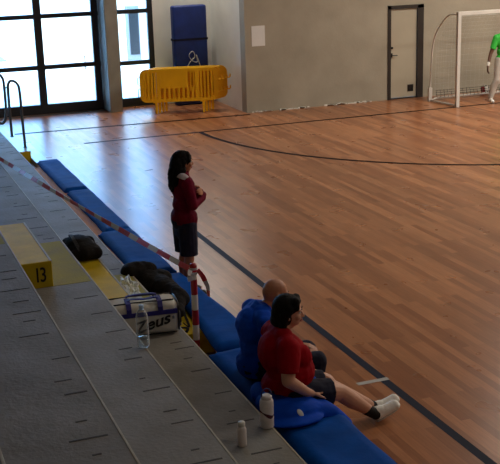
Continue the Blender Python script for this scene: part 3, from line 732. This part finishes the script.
# striped barrier post and tape
t = thing('barrier_post', 'red and white striped barrier post standing before the yellow floor step', 'post', (-9.80, -11.33, 0))
zz = [0.0, 0.05, 0.20, 0.35, 0.50, 0.65, 0.80, 0.86]
cols = ['white', 'red', 'white', 'red', 'white', 'red', 'white']
bm = bmesh.new(); lathe(bm, [(0.05, 0), (0.05, 0.02), (0.036, 0.03)], 18); mesh_obj('foot', bm, M['black'], t, True)
bm = bmesh.new(); lathe(bm, [(0.031, z) for z in zz], 20, [1 if c == 'red' else 0 for c in cols]); mesh_obj('pole', bm, [M['white'], M['red']], t, True)
bm = bmesh.new(); lathe(bm, [(0.033, 0.86), (0.035, 0.87), (0.035, 0.93), (0.028, 0.95), (0.012, 0.957)], 20); mesh_obj('cap', bm, M['red'], t, True)

def ribbon(bm, pts, w, tw0, tw1, seglen=0.3, turns=None):
    acc = 0; prev = None; N = len(pts)
    for i, p in enumerate(pts):
        p = Vector(p); d = (Vector(pts[min(i + 1, N - 1)]) - Vector(pts[max(i - 1, 0)])).normalized()
        a = Vector((0, 0, 1)); u = (a - d * a.dot(d))
        u = u.normalized() if u.length > 0.05 else Vector((0, -1, 0))
        v = d.cross(u); tw = tw0 + (tw1 - tw0) * i / (N - 1) + (turns(i / (N - 1)) if turns else 0)
        e = u * math.cos(tw) + v * math.sin(tw); nn = d.cross(e) * 0.0012
        cur = [bm.verts.new(p + e * w / 2 + nn), bm.verts.new(p - e * w / 2 + nn), bm.verts.new(p - e * w / 2 - nn), bm.verts.new(p + e * w / 2 - nn)]
        if prev:
            mi = 1 if (acc / seglen) % 2 > 1.1 else 0
            for k in range(4):
                f = bm.faces.new((prev[k], prev[(k + 1) % 4], cur[(k + 1) % 4], cur[k])); f.material_index = mi
            acc += (p - pp_).length
        prev = cur; pp_ = p
    return bm
A = Vector((-9.81, -11.33, 0.885)); B = Vector((-10.72, -5.48, 1.0)); Cc = A + (B - A) * 1.76
N = 150; pts = []
for i in range(N + 1):
    s = i / N; p = A + (Cc - A) * s; p.z -= 0.10 * 4 * s * (1 - s) * 0.5; pts.append(p)
t = thing('barrier_tape', 'red and white barrier tape strung above the lowest tiers to the striped post', 'tape', tuple(A))
bm = bmesh.new(); ribbon(bm, [p - A for p in pts], 0.052, 0.2, 0.45, 0.24, lambda s: 0.5 * math.sin(s * 17)); mesh_obj('tape_run', bm, [M['tapered'], M['tapewhite']], t)
bm = bmesh.new()
lathe(bm, [(0.037, -0.035), (0.038, -0.01), (0.0365, 0.01), (0.038, 0.03)], 20, [1, 0, 1], mtx=T(0.01, 0, 0)); mesh_obj('tape_knot', bm, [M['tapered'], M['tapewhite']], t)
bm = bmesh.new(); ribbon(bm, catmull([(0.04, -0.03, 0.01), (0.075, -0.05, -0.04), (0.10, -0.06, -0.10), (0.12, -0.07, -0.16), (0.125, -0.075, -0.25)], 6), 0.05, 0.2, 0.5, 0.11); mesh_obj('tape_tail', bm, [M['tapered'], M['tapewhite']], t)
bm = bmesh.new(); ribbon(bm, catmull([(-0.03, -0.04, 0.02), (-0.05, -0.06, -0.02), (-0.04, -0.06, -0.08)], 6), 0.045, 0.6, 0.2, 0.3); mesh_obj('tape_tail', bm, [M['tapewhite'], M['tapered']], t)

# ------------------------------------------------------------------ people
def rotz(v, a, c): 
    d = Vector(v) - Vector(c); return Vector((d.x * math.cos(a) - d.y * math.sin(a), d.x * math.sin(a) + d.y * math.cos(a), d.z)) + Vector(c)
def head(c, yaw=0.0, tilt=0.0, s=1.0):
    """skull, jaw, brow, nose, lips, chin and ears; returns prims and a placing function"""
    R_ = Euler((0, tilt, yaw)).to_matrix(); c = Vector(c)
    def P(x, y, z): return c + R_ @ (Vector((x, y, z)) * s)
    rot = (0, tilt, yaw)
    pr = [('e', P(-0.008, 0, 0.018), (0.098 * s, 0.077 * s, 0.098 * s), rot), ('e', P(0.03, 0, -0.035), (0.062 * s, 0.060 * s, 0.078 * s), rot),
          ('e', P(0.048, 0, -0.082), (0.034 * s, 0.036 * s, 0.026 * s), rot), ('c', P(0.082, 0, 0.012), 0.010 * s, P(0.104, 0, -0.03), 0.0125 * s),
          ('e', P(0.094, 0, -0.034), (0.014 * s, 0.019 * s, 0.010 * s), rot), ('e', P(0.080, 0.034, 0.022), (0.016 * s, 0.026 * s, 0.009 * s), rot), ('e', P(0.080, -0.034, 0.022), (0.016 * s, 0.026 * s, 0.009 * s), rot),
          ('e', P(0.066, 0.04, -0.03), (0.022 * s, 0.022 * s, 0.024 * s), rot), ('e', P(0.066, -0.04, -0.03), (0.022 * s, 0.022 * s, 0.024 * s), rot),
          ('e', P(0.082, 0, -0.060), (0.014 * s, 0.024 * s, 0.010 * s), rot)]
    for q in (-1, 1):
        pr += [('e', P(-0.005, q * 0.080, -0.01), (0.022 * s, 0.010 * s, 0.034 * s), rot), ('e', P(0.004, q * 0.077, -0.036), (0.012 * s, 0.010 * s, 0.014 * s), rot)]
    return pr, P, R_
def face(parent, P, lip, s=1.0):
    for q in (-1, 1):
        bm = bmesh.new(); ball(bm, P(0.079, q * 0.031, 0.004), 0.0115 * s, seg=12); e = mesh_obj('eye', bm, M['eyewhite'], parent, True)
        bm = bmesh.new(); ball(bm, P(0.0865, q * 0.0315, 0.004), 0.0062 * s, seg=10); mesh_obj('iris', bm, M['iris'], e, True)
        bm = bmesh.new(); tube(bm, [P(0.092, q * 0.014, 0.024), P(0.094, q * 0.03, 0.029), P(0.082, q * 0.05, 0.023)], 0.004 * s, 6); mesh_obj('eyebrow', bm, M['hair2'], parent, True)
    bm = bmesh.new(); tube(bm, catmull([P(0.084, -0.022, -0.061), P(0.094, -0.008, -0.057), P(0.095, 0, -0.059), P(0.094, 0.008, -0.057), P(0.084, 0.022, -0.061)], 4), lambda t_: 0.0025 * s + 0.004 * s * math.sin(PI * t_), 8)
    tube(bm, catmull([P(0.084, -0.02, -0.064), P(0.093, 0, -0.069), P(0.084, 0.02, -0.064)], 5), lambda t_: 0.0025 * s + 0.004 * s * math.sin(PI * t_), 8); mesh_obj('lips', bm, lip, parent, True)

def hand(wrist, d, n, side=1, curl=0.5, s=1.0):
    """palm with four unequal bent fingers and a thumb leaving the side of the palm. d: pointing dir, n: palm normal, side +1/-1: where the thumb is"""
    w = Vector(wrist); d = Vector(d).normalized(); n = Vector(n); n = (n - d * n.dot(d)).normalized(); a = d.cross(n) * side
    pr = []
    def q(x, y, z): return w + (d * x + a * y + n * z) * s
    for k in range(4):
        y = 0.030 - 0.020 * k
        pr.append(('c', q(0.0, y * 0.6, 0), 0.0135 * s, q(0.085, y, 0), 0.0115 * s))
        L = (0.040, 0.046, 0.043, 0.034)[k]; ang = 0.0; p = q(0.085, y, 0); rad = 0.0092 * s
        for j, f in enumerate((1.0, 0.62, 0.48)):
            ang += curl * (0.7 if j == 0 else 0.9)
            p2 = p + (d * math.cos(ang) + n * math.sin(ang)) * L * f * s
            pr.append(('c', p, rad, p2, rad * 0.9)); p = p2; rad *= 0.9
    p = q(0.025, 0.030, 0.004); p2 = q(0.055, 0.058, 0.016 + 0.01 * curl); p3 = q(0.080, 0.062, 0.024 + 0.02 * curl); p4 = q(0.098, 0.056, 0.034 + 0.03 * curl)
    pr += [('c', q(0.012, 0.016, 0), 0.015 * s, p, 0.014 * s), ('c', p, 0.0135 * s, p2, 0.011 * s), ('c', p2, 0.0105 * s, p3, 0.0098 * s), ('c', p3, 0.0095 * s, p4, 0.0082 * s)]
    return pr

def chain(pts, flat_last=False):
    out = []
    for i in range(len(pts) - 1):
        (p0, r0), (p1, r1) = pts[i], pts[i + 1]
        out.append(('f' if (flat_last and i == len(pts) - 2) else 'c', p0, r0, p1, r1))
    return out

def shoe(parent, heel, toe, m, sole, upv=(0, 0, 1), s=1.0, wid=1.0):
    h = Vector(heel); tt = Vector(toe); d = (tt - h).normalized(); u = Vector(upv); u = (u - d * u.dot(d)).normalized(); L = (tt - h).length
    q = lambda f, z: h + d * L * f + u * z
    o = blob('shoe', [('e', q(0.12, 0.045), (0.042, 0.038, 0.045)), ('c', q(0.12, 0.05), 0.036 * wid, q(0.45, 0.047), 0.038 * wid), ('c', q(0.45, 0.045), 0.038 * wid, q(0.82, 0.036), 0.036 * wid), ('e', q(0.86, 0.034), (0.04, 0.042 * wid, 0.03)), ('c', q(0.15, 0.085), 0.032 * wid, q(0.3, 0.07), 0.032 * wid)], m, parent, 0.006, smooth=3)
    a = d.cross(u); bm = bmesh.new(); outl = []
    for k in range(24):
        t_ = 2 * PI * k / 24; f = 0.47 - 0.49 * math.cos(t_); w = (0.032 + 0.010 * max(0, min(1, f))) * abs(math.sin(t_)) ** 0.55 * (1 if math.sin(t_) >= 0 else -1)
        outl.append((f, w))
    b_ = [bm.verts.new(h + d * L * f + a * w + u * 0.0) for f, w in outl]; t2 = [bm.verts.new(h + d * L * f + a * w + u * 0.022) for f, w in outl]
    bm.faces.new(b_); bm.faces.new(list(reversed(t2)))
    for k in range(24): bm.faces.new((b_[k], t2[k], t2[(k + 1) % 24], b_[(k + 1) % 24]))
    bmesh.ops.recalc_face_normals(bm, faces=bm.faces[:]); mesh_obj('sole', bm, sole, o)
    bm = bmesh.new()
    for k in range(4): 
        f = 0.36 + 0.09 * k; tube(bm, [q(f, 0.075 - 0.008 * k) + a * -0.022, q(f + .02, 0.083 - 0.008 * k), q(f, 0.075 - 0.008 * k) + a * 0.022], 0.003, 6)
    mesh_obj('laces', bm, sole, o)
    return o

# --- standing woman in maroon
W1 = thing('person', 'standing woman in maroon top and dark shorts with long black hair, arms folded', 'person', (-9.315, -9.52, 0), math.radians(2))
hc = (0.02, 0, 1.525)
hd, P, R_ = head(hc, math.radians(-4), 0.05)
tors = [('e', (-0.01, 0, 0.90), (0.125, 0.165, 0.13)), ('e', (0, 0, 1.06), (0.105, 0.14, 0.15)), ('e', (0.005, 0, 1.23), (0.115, 0.155, 0.15)), ('e', (0.06, 0.06, 1.2), (0.065, 0.07, 0.07)), ('e', (0.06, -0.06, 1.2), (0.065, 0.07, 0.07)),
        ('c', (-0.012, -0.135, 1.335), 0.055, (-0.012, 0.135, 1.335), 0.055), ('c', (-0.005, -0.07, 1.37), 0.05, (-0.005, 0.07, 1.37), 0.05)]
armR = [((-0.01, -0.17, 1.325), 0.055), ((0.03, -0.215, 1.08), 0.043), ((0.20, -0.05, 1.115), 0.034), ((0.235, 0.035, 1.14), 0.027)]
armL = [((-0.01, 0.17, 1.325), 0.055), ((0.045, 0.215, 1.09), 0.043), ((0.175, 0.03, 1.155), 0.034), ((0.185, -0.06, 1.175), 0.027)]
legs = []
for q in (-1, 1):
    legs += chain([((0, q * 0.085, 0.86), 0.095), ((0.01, q * 0.085, 0.47), 0.056), ((-0.012, q * 0.085, 0.33), 0.055), ((-0.005, q * 0.085, 0.10), 0.036)])
    legs += [('c', (-0.02, q * 0.085, 0.05), 0.035, (0.12, q * 0.095, 0.035), 0.03), ('c', (0.12, q * 0.095, 0.035), 0.032, (0.18, q * 0.1, 0.03), 0.024)]
body = tors + hd + [('c', (-0.012, 0, 1.37), 0.052, (0.008, 0, 1.46), 0.05)] + chain(armR) + chain(armL) + legs + hand((0.235, 0.035, 1.14), (-0.15, 0.9, 0.2), (-1, 0, 0), 1, 0.5) + hand((0.185, -0.06, 1.175), (-0.25, -0.9, 0.3), (-1, .2, 0), -1, 0.5)
b = blob('body', body, M['skin2'], W1, 0.0055)
face(W1, P, M['lip'])
shirt = tors + chain(armR[:3], False) + [('f', armR[2][0], 0.036, (0.228, 0.015, 1.132), 0.034)] + chain(armL[:3]) + [('f', armL[2][0], 0.036, (0.184, -0.045, 1.172), 0.034)] + [('c', (0, -0.06, 0.9), 0.12, (0, 0.06, 0.9), 0.12), ('f', (0, 0, 1.36), 0.066, (0.0, 0, 1.425), 0.062)]
blob('sweatshirt', shirt, M['maroon'], W1, 0.007, 0.012, 3, [((0, 0, 0.80), (0, 0, 1))], 0.006, 12)
yoke = [('c', (-0.035, -0.15, 1.36), 0.05, (-0.04, -0.05, 1.365), 0.05), ('c', (-0.035, 0.15, 1.36), 0.05, (-0.04, 0.05, 1.365), 0.05)]
blob('shoulder_yoke', yoke, M['greycloth'], W1, 0.007, 0.013, 2, [((0, 0, 1.352), (0.35, 0, 1))]).__setitem__('label', 'pale grey shoulder panel')
sh = [('e', (-0.01, 0, 0.88), (0.125, 0.165, 0.12))]
for q in (-1, 1): sh += chain([((0, q * 0.085, 0.85), 0.098), ((0.008, q * 0.09, 0.455), 0.088)], True)
sh += [('c', (0, -.05, .75), .1, (0, .05, .75), .1)]
blob('shorts', sh, M['navy'], W1, 0.007, 0.012, 2, [((0, 0, 0.50), (0, 0, 1)), ((0, 0, 0.93), (0, 0, -1))], 0.005, 12)
hr = [('e', P(-0.02, 0, 0.035), (0.108, 0.092, 0.098)), ('e', P(-0.06, 0, -0.04), (0.092, 0.108, 0.13)), ('c', P(-0.075, -0.055, -0.06), 0.055, P(-0.10, -0.06, -0.22), 0.045), ('c', P(-0.075, 0.05, -0.06), 0.055, P(-0.10, 0.05, -0.23), 0.045),
      ('c', P(-0.09, 0, -0.08), 0.075, P(-0.115, 0, -0.27), 0.055), ('c', P(-0.02, -0.072, 0.0), 0.034, P(-0.035, -0.085, -0.16), 0.03), ('c', P(-0.02, 0.072, 0.0), 0.034, P(-0.035, 0.085, -0.16), 0.03),
      ('c', P(-0.10, -0.03, -0.2), 0.045, P(-0.13, -0.03, -0.31), 0.02), ('c', P(0.03, -0.05, 0.085), 0.028, P(0.05, -0.07, 0.02), 0.02), ('c', P(0.03, 0.05, 0.085), 0.028, P(0.05, 0.07, 0.02), 0.02)]
blob('hair', hr, M['hair'], W1, 0.007, 0.0, 2, (), 0.012, 16)
for q in (-1, 1):
    blob('sock', chain([((-0.008, q * 0.085, 0.17), 0.042), ((-0.005, q * 0.085, 0.09), 0.038)]), M['sock'], W1, 0.006, 0.004, 2)
    shoe(W1, (-0.05, q * 0.085, 0.0), (0.19, q * 0.1, 0.0), M['black'], M['sole'])

# --- seated woman in crimson
W2 = thing('person', 'seated woman in crimson shirt and navy shorts with short dark hair, legs stretched out', 'person', (-9.67, -13.2, 0), math.radians(-3))
hc = (0.045, 0, 1.075)
hd, P, R_ = head(hc, math.radians(-22), 0.06, 1.08)
tors = [('e', (0, 0, 0.45), (0.18, 0.205, 0.145)), ('e', (0.05, 0, 0.58), (0.18, 0.195, 0.16)), ('e', (-0.01, 0, 0.74), (0.15, 0.19, 0.16)), ('e', (0.09, 0.075, 0.71), (0.095, 0.095, 0.1)), ('e', (0.09, -0.075, 0.71), (0.095, 0.095, 0.1)),
        ('c', (-0.035, -0.15, 0.855), 0.07, (-0.035, 0.15, 0.855), 0.07), ('c', (-0.03, -0.07, 0.89), 0.065, (-0.03, 0.07, 0.89), 0.065), ('e', (-0.09, 0, 0.75), (0.1, 0.17, 0.16))]
armR = [((-0.035, -0.20, 0.85), 0.068), ((-0.07, -0.275, 0.62), 0.052), ((0.10, -0.215, 0.475), 0.037), ((0.15, -0.19, 0.445), 0.03)]
armL = [((-0.03, 0.195, 0.85), 0.066), ((0.06, 0.235, 0.63), 0.050), ((0.25, 0.16, 0.49), 0.037), ((0.30, 0.12, 0.465), 0.03)]
legL = [((0.03, 0.11, 0.42), 0.115), ((0.26, 0.10, 0.395), 0.098), ((0.45, 0.055, 0.325), 0.068), ((0.58, 0.06, 0.235), 0.066), ((0.81, 0.09, 0.095), 0.038)]
legR = [((0.03, -0.11, 0.42), 0.115), ((0.26, -0.09, 0.40), 0.098), ((0.44, -0.04, 0.345), 0.07), ((0.56, -0.025, 0.245), 0.068), ((0.765, 0.005, 0.085), 0.038)]
feet = [('c', (0.82, 0.09, 0.07), 0.034, (0.98, 0.11, 0.115), 0.028), ('c', (0.78, 0.005, 0.065), 0.034, (0.94, 0.022, 0.105), 0.028)]
body = tors + hd + [('c', (-0.025, 0, 0.90), 0.06, (0.005, 0, 1.0), 0.057), ('e', (0.04, 0, 0.965), (0.05, 0.05, 0.035))] + chain(armR) + chain(armL) + chain(legL) + chain(legR) + feet
body += hand((0.15, -0.19, 0.445), (0.9, 0.35, -0.12), (0, 0, -1), -1, 0.3) + hand((0.30, 0.12, 0.465), (0.9, -0.3, -0.2), (0, 0, -1), 1, 0.3)
blob('body', body, M['skin'], W2, 0.0055)
face(W2, P, M['lip'], 1.08)
shirt = tors + [('f', armR[0][0], 0.078, (-0.06, -0.262, 0.675), 0.072), ('f', armL[0][0], 0.076, (0.04, 0.222, 0.675), 0.068), ('f', (-0.025, 0, 0.88), 0.078, (-0.018, 0, 0.925), 0.07)]
blob('shirt', shirt, M['crimson'], W2, 0.008, 0.013, 3, [((0, 0, 0.43), (0, 0, 1))], 0.008, 9)
sh = [('e', (0, 0, 0.44), (0.18, 0.205, 0.135))] + [('f', (0.03, q * 0.11, 0.42), 0.12, (0.35, 0.10 if q > 0 else -0.075, 0.375), 0.098) for q in (-1, 1)]
blob('shorts', sh, M['navy'], W2, 0.008, 0.012, 3, [((0, 0, 0.306), (0, 0, 1))], 0.006, 12)
hr = [('e', P(-0.022, 0, 0.035), (0.114, 0.100, 0.102)), ('e', P(-0.045, 0, -0.03), (0.09, 0.104, 0.10)), ('e', P(-0.075, 0, -0.075), (0.06, 0.085, 0.06))]
for q in (-1, 1):
    hr += [('c', P(0.008, q * 0.074, 0.04), 0.034, P(-0.012, q * 0.084, -0.02), 0.026), ('c', P(-0.03, q * 0.075, 0.0), 0.04, P(-0.035, q * 0.072, -0.10), 0.032), ('c', P(0.045, q * 0.045, 0.085), 0.036, P(0.058, q * 0.066, 0.04), 0.022)]
hr += [('e', P(0.035, 0, 0.078), (0.055, 0.065, 0.034))]
blob('hair', hr, M['hair'], W2, 0.007, 0.0, 4, (), 0.003, 18)
# jacket tied around the waist, its body hanging over the near hip and one sleeve forward over the bench
jk = []
for k in range(13):
    a = PI * 2 * k / 12; a2 = PI * 2 * (k + 1) / 12
    if k < 12: jk.append(('c', (0.02 + 0.2 * math.cos(a), 0.215 * math.sin(a), 0.415), 0.038, (0.02 + 0.2 * math.cos(a2), 0.215 * math.sin(a2), 0.415), 0.038))
jk += [('e', (-0.12, -0.14, 0.385), (0.17, 0.17, 0.085)), ('e', (-0.02, -0.24, 0.37), (0.24, 0.14, 0.07)), ('e', (0.10, -0.24, 0.35), (0.2, 0.11, 0.06)), ('e', (-0.16, 0.05, 0.38), (0.1, 0.2, 0.08)), ('e', (-0.05, -0.36, 0.335), (0.24, 0.12, 0.03)),
       ('c', (0.05, -0.27, 0.345), 0.085, (0.27, -0.27, 0.29), 0.075), ('c', (0.27, -0.27, 0.29), 0.075, (0.40, -0.25, 0.16), 0.065), ('c', (0.40, -0.25, 0.16), 0.065, (0.43, -0.24, 0.06), 0.055), ('c', (0.12, 0.1, 0.45), 0.05, (0.22, -0.02, 0.47), 0.045)]
j = blob('jacket', jk, M['royal'], W2, 0.008, 0.0, 20, [((0, 0, 0.02), (0, 0, 1))], 0.007, 6); j['label'] = 'royal blue jacket tied around the waist'
from mathutils.bvhtree import BVHTree
bt = BVHTree.FromPolygons([v.co[:] for v in j.data.vertices], [p.vertices[:] for p in j.data.polygons])
ec, en, _, _ = bt.find_nearest(Vector((-0.01, -0.42, 0.42)))
bm = bmesh.new(); bmesh.ops.create_uvsphere(bm, u_segments=20, v_segments=10, radius=1.0, matrix=Matrix.Translation(ec) @ en.to_track_quat('Z', 'Y').to_matrix().to_4x4() @ Matrix.Rotation(0.5, 4, 'Z') @ Matrix.Diagonal((0.020, 0.034, 0.004, 1)))
mesh_obj('emblem', bm, M['paper'], j, True)
for (k0, k1, hl, to) in (((0.735, 0.088, 0.14), (0.83, 0.09, 0.075), (0.83, 0.09, 0.008), (1.05, 0.12, 0.105)), ((0.695, -0.008, 0.135), (0.785, 0.005, 0.07), (0.79, 0.005, 0.006), (1.01, 0.03, 0.095))):
    blob('sock', chain([(k0, 0.044), (k1, 0.042)]), M['sock'], W2, 0.006, 0.004, 2)
    shoe(W2, hl, to, M['shoe'], M['sole'], (-0.5, 0, 0.85), 1.0, 1.25)
bm = bmesh.new(); ball(bm, P(0.006, -0.092, -0.012), (0.012, 0.006, 0.012)); tube(bm, [P(0.006, -0.094, -0.014), P(0.012, -0.094, -0.036)], 0.0045, 6); mesh_obj('earphone', bm, M['white'], W2, True)

# --- seated bald man in blue
W3 = thing('person', 'seated bald man in royal blue jacket behind the woman in crimson', 'person', (-9.69, -12.62, 0), math.radians(-4))
hc = (0.185, 0, 1.02)
hd, P, R_ = head(hc, math.radians(-2), 0.14, 1.08)
tors = [('e', (0, 0, 0.43), (0.155, 0.185, 0.13)), ('e', (0.03, 0, 0.58), (0.145, 0.175, 0.16)), ('e', (0.03, 0, 0.74), (0.14, 0.185, 0.17)), ('c', (0.03, -0.15, 0.855), 0.07, (0.03, 0.15, 0.855), 0.07), ('c', (0.05, -0.07, 0.885), 0.065, (0.05, 0.07, 0.885), 0.065), ('e', (-0.03, 0, 0.76), (0.11, 0.17, 0.15))]
armR = [((0.03, -0.195, 0.845), 0.060), ((0.14, -0.20, 0.60), 0.048), ((0.38, -0.13, 0.51), 0.036), ((0.42, -0.10, 0.50), 0.029)]
armL = [((0.03, 0.205, 0.845), 0.062), ((0.14, 0.265, 0.60), 0.048), ((0.38, 0.13, 0.51), 0.036), ((0.42, 0.10, 0.50), 0.029)]
legs = []
for q in (-1, 1):
    legs += chain([((0.02, q * 0.1, 0.42), 0.10), ((0.50, q * 0.13, 0.43), 0.066), ((0.48, q * 0.13, 0.30), 0.058), ((0.36, q * 0.13, 0.10), 0.038)]) + [('c', (0.35, q * 0.13, 0.055), 0.036, (0.52, q * 0.15, 0.04), 0.03)]
body = tors + hd + [('c', (0.06, 0, 0.88), 0.062, (0.15, 0, 0.96), 0.058)] + chain(armR) + chain(armL) + legs
body += hand((0.42, -0.10, 0.50), (0.8, 0.5, -0.1), (0, 0, -1), -1, 0.35) + hand((0.42, 0.10, 0.50), (0.8, -0.5, -0.1), (0, 0, -1), 1, 0.35)
blob('body', body, M['skin2'], W3, 0.0055)
face(W3, P, M['lip'])
jk = tors + chain(armR[:2]) + [('f', armR[1][0], 0.05, armR[2][0], 0.042)] + chain(armL[:2]) + [('f', armL[1][0], 0.05, armL[2][0], 0.042)] + [('f', (0.055, 0, 0.88), 0.082, (0.095, 0, 0.935), 0.074), ('e', (-0.03, 0, 0.86), (0.08, 0.12, 0.05))]
blob('jacket', jk, M['royal'], W3, 0.008, 0.016, 3, [((0, 0, 0.36), (0, 0, 1))], 0.011, 9)
tr = [('e', (0, 0, 0.42), (0.155, 0.185, 0.115))]
for q in (-1, 1): tr += chain([((0.02, q * 0.1, 0.42), 0.10), ((0.50, q * 0.13, 0.43), 0.068), ((0.48, q * 0.13, 0.30), 0.062), ((0.36, q * 0.13, 0.09), 0.052)], True)
blob('trousers', tr, M['navy'], W3, 0.008, 0.012, 2, (), 0.006, 12)
for q in (-1, 1): shoe(W3, (0.30, q * 0.13, 0), (0.56, q * 0.15, 0), M['shoe'], M['sole'])

# --- goalkeeper in green at the right edge
W4 = thing('person', 'goalkeeper in green shirt and pale trousers before the goal at the right edge', 'person', (1.33, 0.24, 0), math.radians(-90))
hc = (0.03, 0, 1.655)
hd, P, R_ = head(hc, 0.15, 0.05)
tors = [('e', (0, 0, 0.96), (0.125, 0.165, 0.13)), ('e', (0, 0, 1.12), (0.115, 0.15, 0.15)), ('e', (0.005, 0, 1.32), (0.125, 0.175, 0.17)), ('c', (-0.01, -0.155, 1.44), 0.06, (-0.01, 0.155, 1.44), 0.06), ('c', (-0.005, -0.07, 1.475), 0.055, (-0.005, 0.07, 1.475), 0.055)]
armR = [((-0.01, -0.19, 1.43), 0.058), ((-0.01, -0.335, 1.08), 0.042), ((0.05, -0.425, 0.86), 0.032), ((0.06, -0.44, 0.82), 0.028)]
armL = [((-0.01, 0.19, 1.43), 0.058), ((-0.03, 0.31, 1.13), 0.042), ((0.12, 0.36, 0.92), 0.032), ((0.14, 0.365, 0.89), 0.028)]
legR = [((0, -0.09, 0.92), 0.095), ((0.06, -0.19, 0.50), 0.062), ((0.02, -0.24, 0.36), 0.058), ((-0.02, -0.29, 0.09), 0.04)]
legL = [((0, 0.09, 0.92), 0.095), ((0.08, 0.17, 0.50), 0.062), ((0.05, 0.19, 0.36), 0.058), ((0.0, 0.22, 0.09), 0.04)]
body = tors + hd + [('c', (-0.01, 0, 1.48), 0.056, (0.015, 0, 1.58), 0.054)] + chain(armR) + chain(armL) + chain(legR) + chain(legL) + [('c', (-0.03, -0.29, 0.05), 0.036, (0.12, -0.33, 0.035), 0.03), ('c', (-0.01, 0.22, 0.05), 0.036, (0.14, 0.26, 0.035), 0.03)]
body += hand((0.06, -0.44, 0.82), (0.25, -0.2, -0.95), (0.2, 1, 0), -1, 0.35) + hand((0.14, 0.365, 0.89), (0.35, 0.05, -0.9), (0.2, -1, 0), 1, 0.35)
blob('body', body, M['skin3'], W4, 0.006)
face(W4, P, M['lip3'])
blob('hair', [('e', P(-0.02, 0, 0.042), (0.096, 0.084, 0.085))], M['hair'], W4, 0.007, 0, 2, [(tuple(P(0.07, 0, 0.03)), tuple(R_ @ Vector((-0.5, 0, 1))))], 0.003, 40)
shirt = tors + [('f', armR[0][0], 0.066, (-0.01, -0.282, 1.19), 0.06), ('f', armL[0][0], 0.066, (-0.02, 0.275, 1.21), 0.06), ('f', (0, 0, 1.47), 0.07, (0.005, 0, 1.52), 0.064)]
blob('shirt', shirt, M['green'], W4, 0.008, 0.012, 3, [((0, 0, 0.88), (0, 0, 1))], 0.006, 10)
tr = [('e', (0, 0, 0.94), (0.125, 0.165, 0.12))] + chain([(p, r + 0.006) for p, r in legR], True) + chain([(p, r + 0.006) for p, r in legL], True)
blob('trousers', tr, M['greytrouser'], W4, 0.008, 0.012, 2, (), 0.006, 10)
blob('wrist_band', [('c', (0.042, -0.415, 0.89), 0.036, (0.056, -0.435, 0.845), 0.034)], M['white'], W4, 0.006, 0.002, 2)
blob('wrist_band', [('c', (0.115, 0.358, 0.93), 0.036, (0.132, 0.363, 0.895), 0.034)], M['white'], W4, 0.006, 0.002, 2)
shoe(W4, (-0.07, -0.28, 0), (0.17, -0.345, 0), M['shoe'], M['sole']); shoe(W4, (-0.05, 0.21, 0), (0.19, 0.27, 0), M['shoe'], M['sole'])

# ------------------------------------------------------------------ light
w = bpy.data.worlds.new('sky'); scene.world = w; w.use_nodes = True
bg = w.node_tree.nodes['Background']; bg.inputs['Color'].default_value = (0.22, 0.50, 1.0, 1); bg.inputs['Strength'].default_value = 9.5
def area(name, loc, rot, sx, sy, power, col=(1, 1, 1), portal=False):
    l = bpy.data.lights.new(name, 'AREA'); l.shape = 'RECTANGLE'; l.size = sx; l.size_y = sy; l.energy = power; l.color = col
    o = bpy.data.objects.new(name, l); COL.objects.link(o); o.location = loc; o.rotation_euler = rot
    if portal: l.cycles.is_portal = True
    return o
area('sky_portal', (-11.0, 4.25, 2.2), (-PI / 2, 0, 0), 8.0, 4.4, 1, portal=True)
area('sky_portal', (-6.25, 4.25, 2.2), (-PI / 2, 0, 0), 1.0, 4.4, 1, portal=True)
sun = bpy.data.lights.new('sun', 'SUN'); sun.energy = 5.0; sun.angle = 0.01; sun.color = (1.0, 0.95, 0.88)
so = bpy.data.objects.new('sun', sun); COL.objects.link(so); so.rotation_euler = (math.radians(38), 0, math.radians(-12))
area('unseen_lamp', (-5.4, 2.9, 6.0), (0, 0, 0), 1.2, 0.5, 120, (1.0, 0.95, 0.88))  # added lamp, brightens the recess side wall and barriers
for y in (-18, -11): area('unseen_lamp', (-7.0, y, 6.85), (0, 0, 0), 2.4, 0.5, 40, (1.0, 0.90, 0.76))  # unseen weak fill added for the dark near tiers
for x in (1.0, 6.0, 11.0):
    for y, pw in ((-17, 55), (-10, 190), (-3.5, 300)):
        area('unseen_lamp', (x, y, 6.85), (0, 0, 0), 2.4, 0.5, pw, (1.0, 0.91, 0.80))  # unseen overhead lamps placed to fill the court with warm light

scene.view_settings.view_transform = 'Standard'; scene.view_settings.look = 'None'
scene.view_settings.exposure = 0.25; scene.view_settings.gamma = 1.0; scene.view_settings.use_curve_mapping = False
scene.cycles.use_denoising = True
scene.cycles.max_bounces = 8; scene.cycles.transparent_max_bounces = 12
scene.cycles.sample_clamp_indirect = 6.0
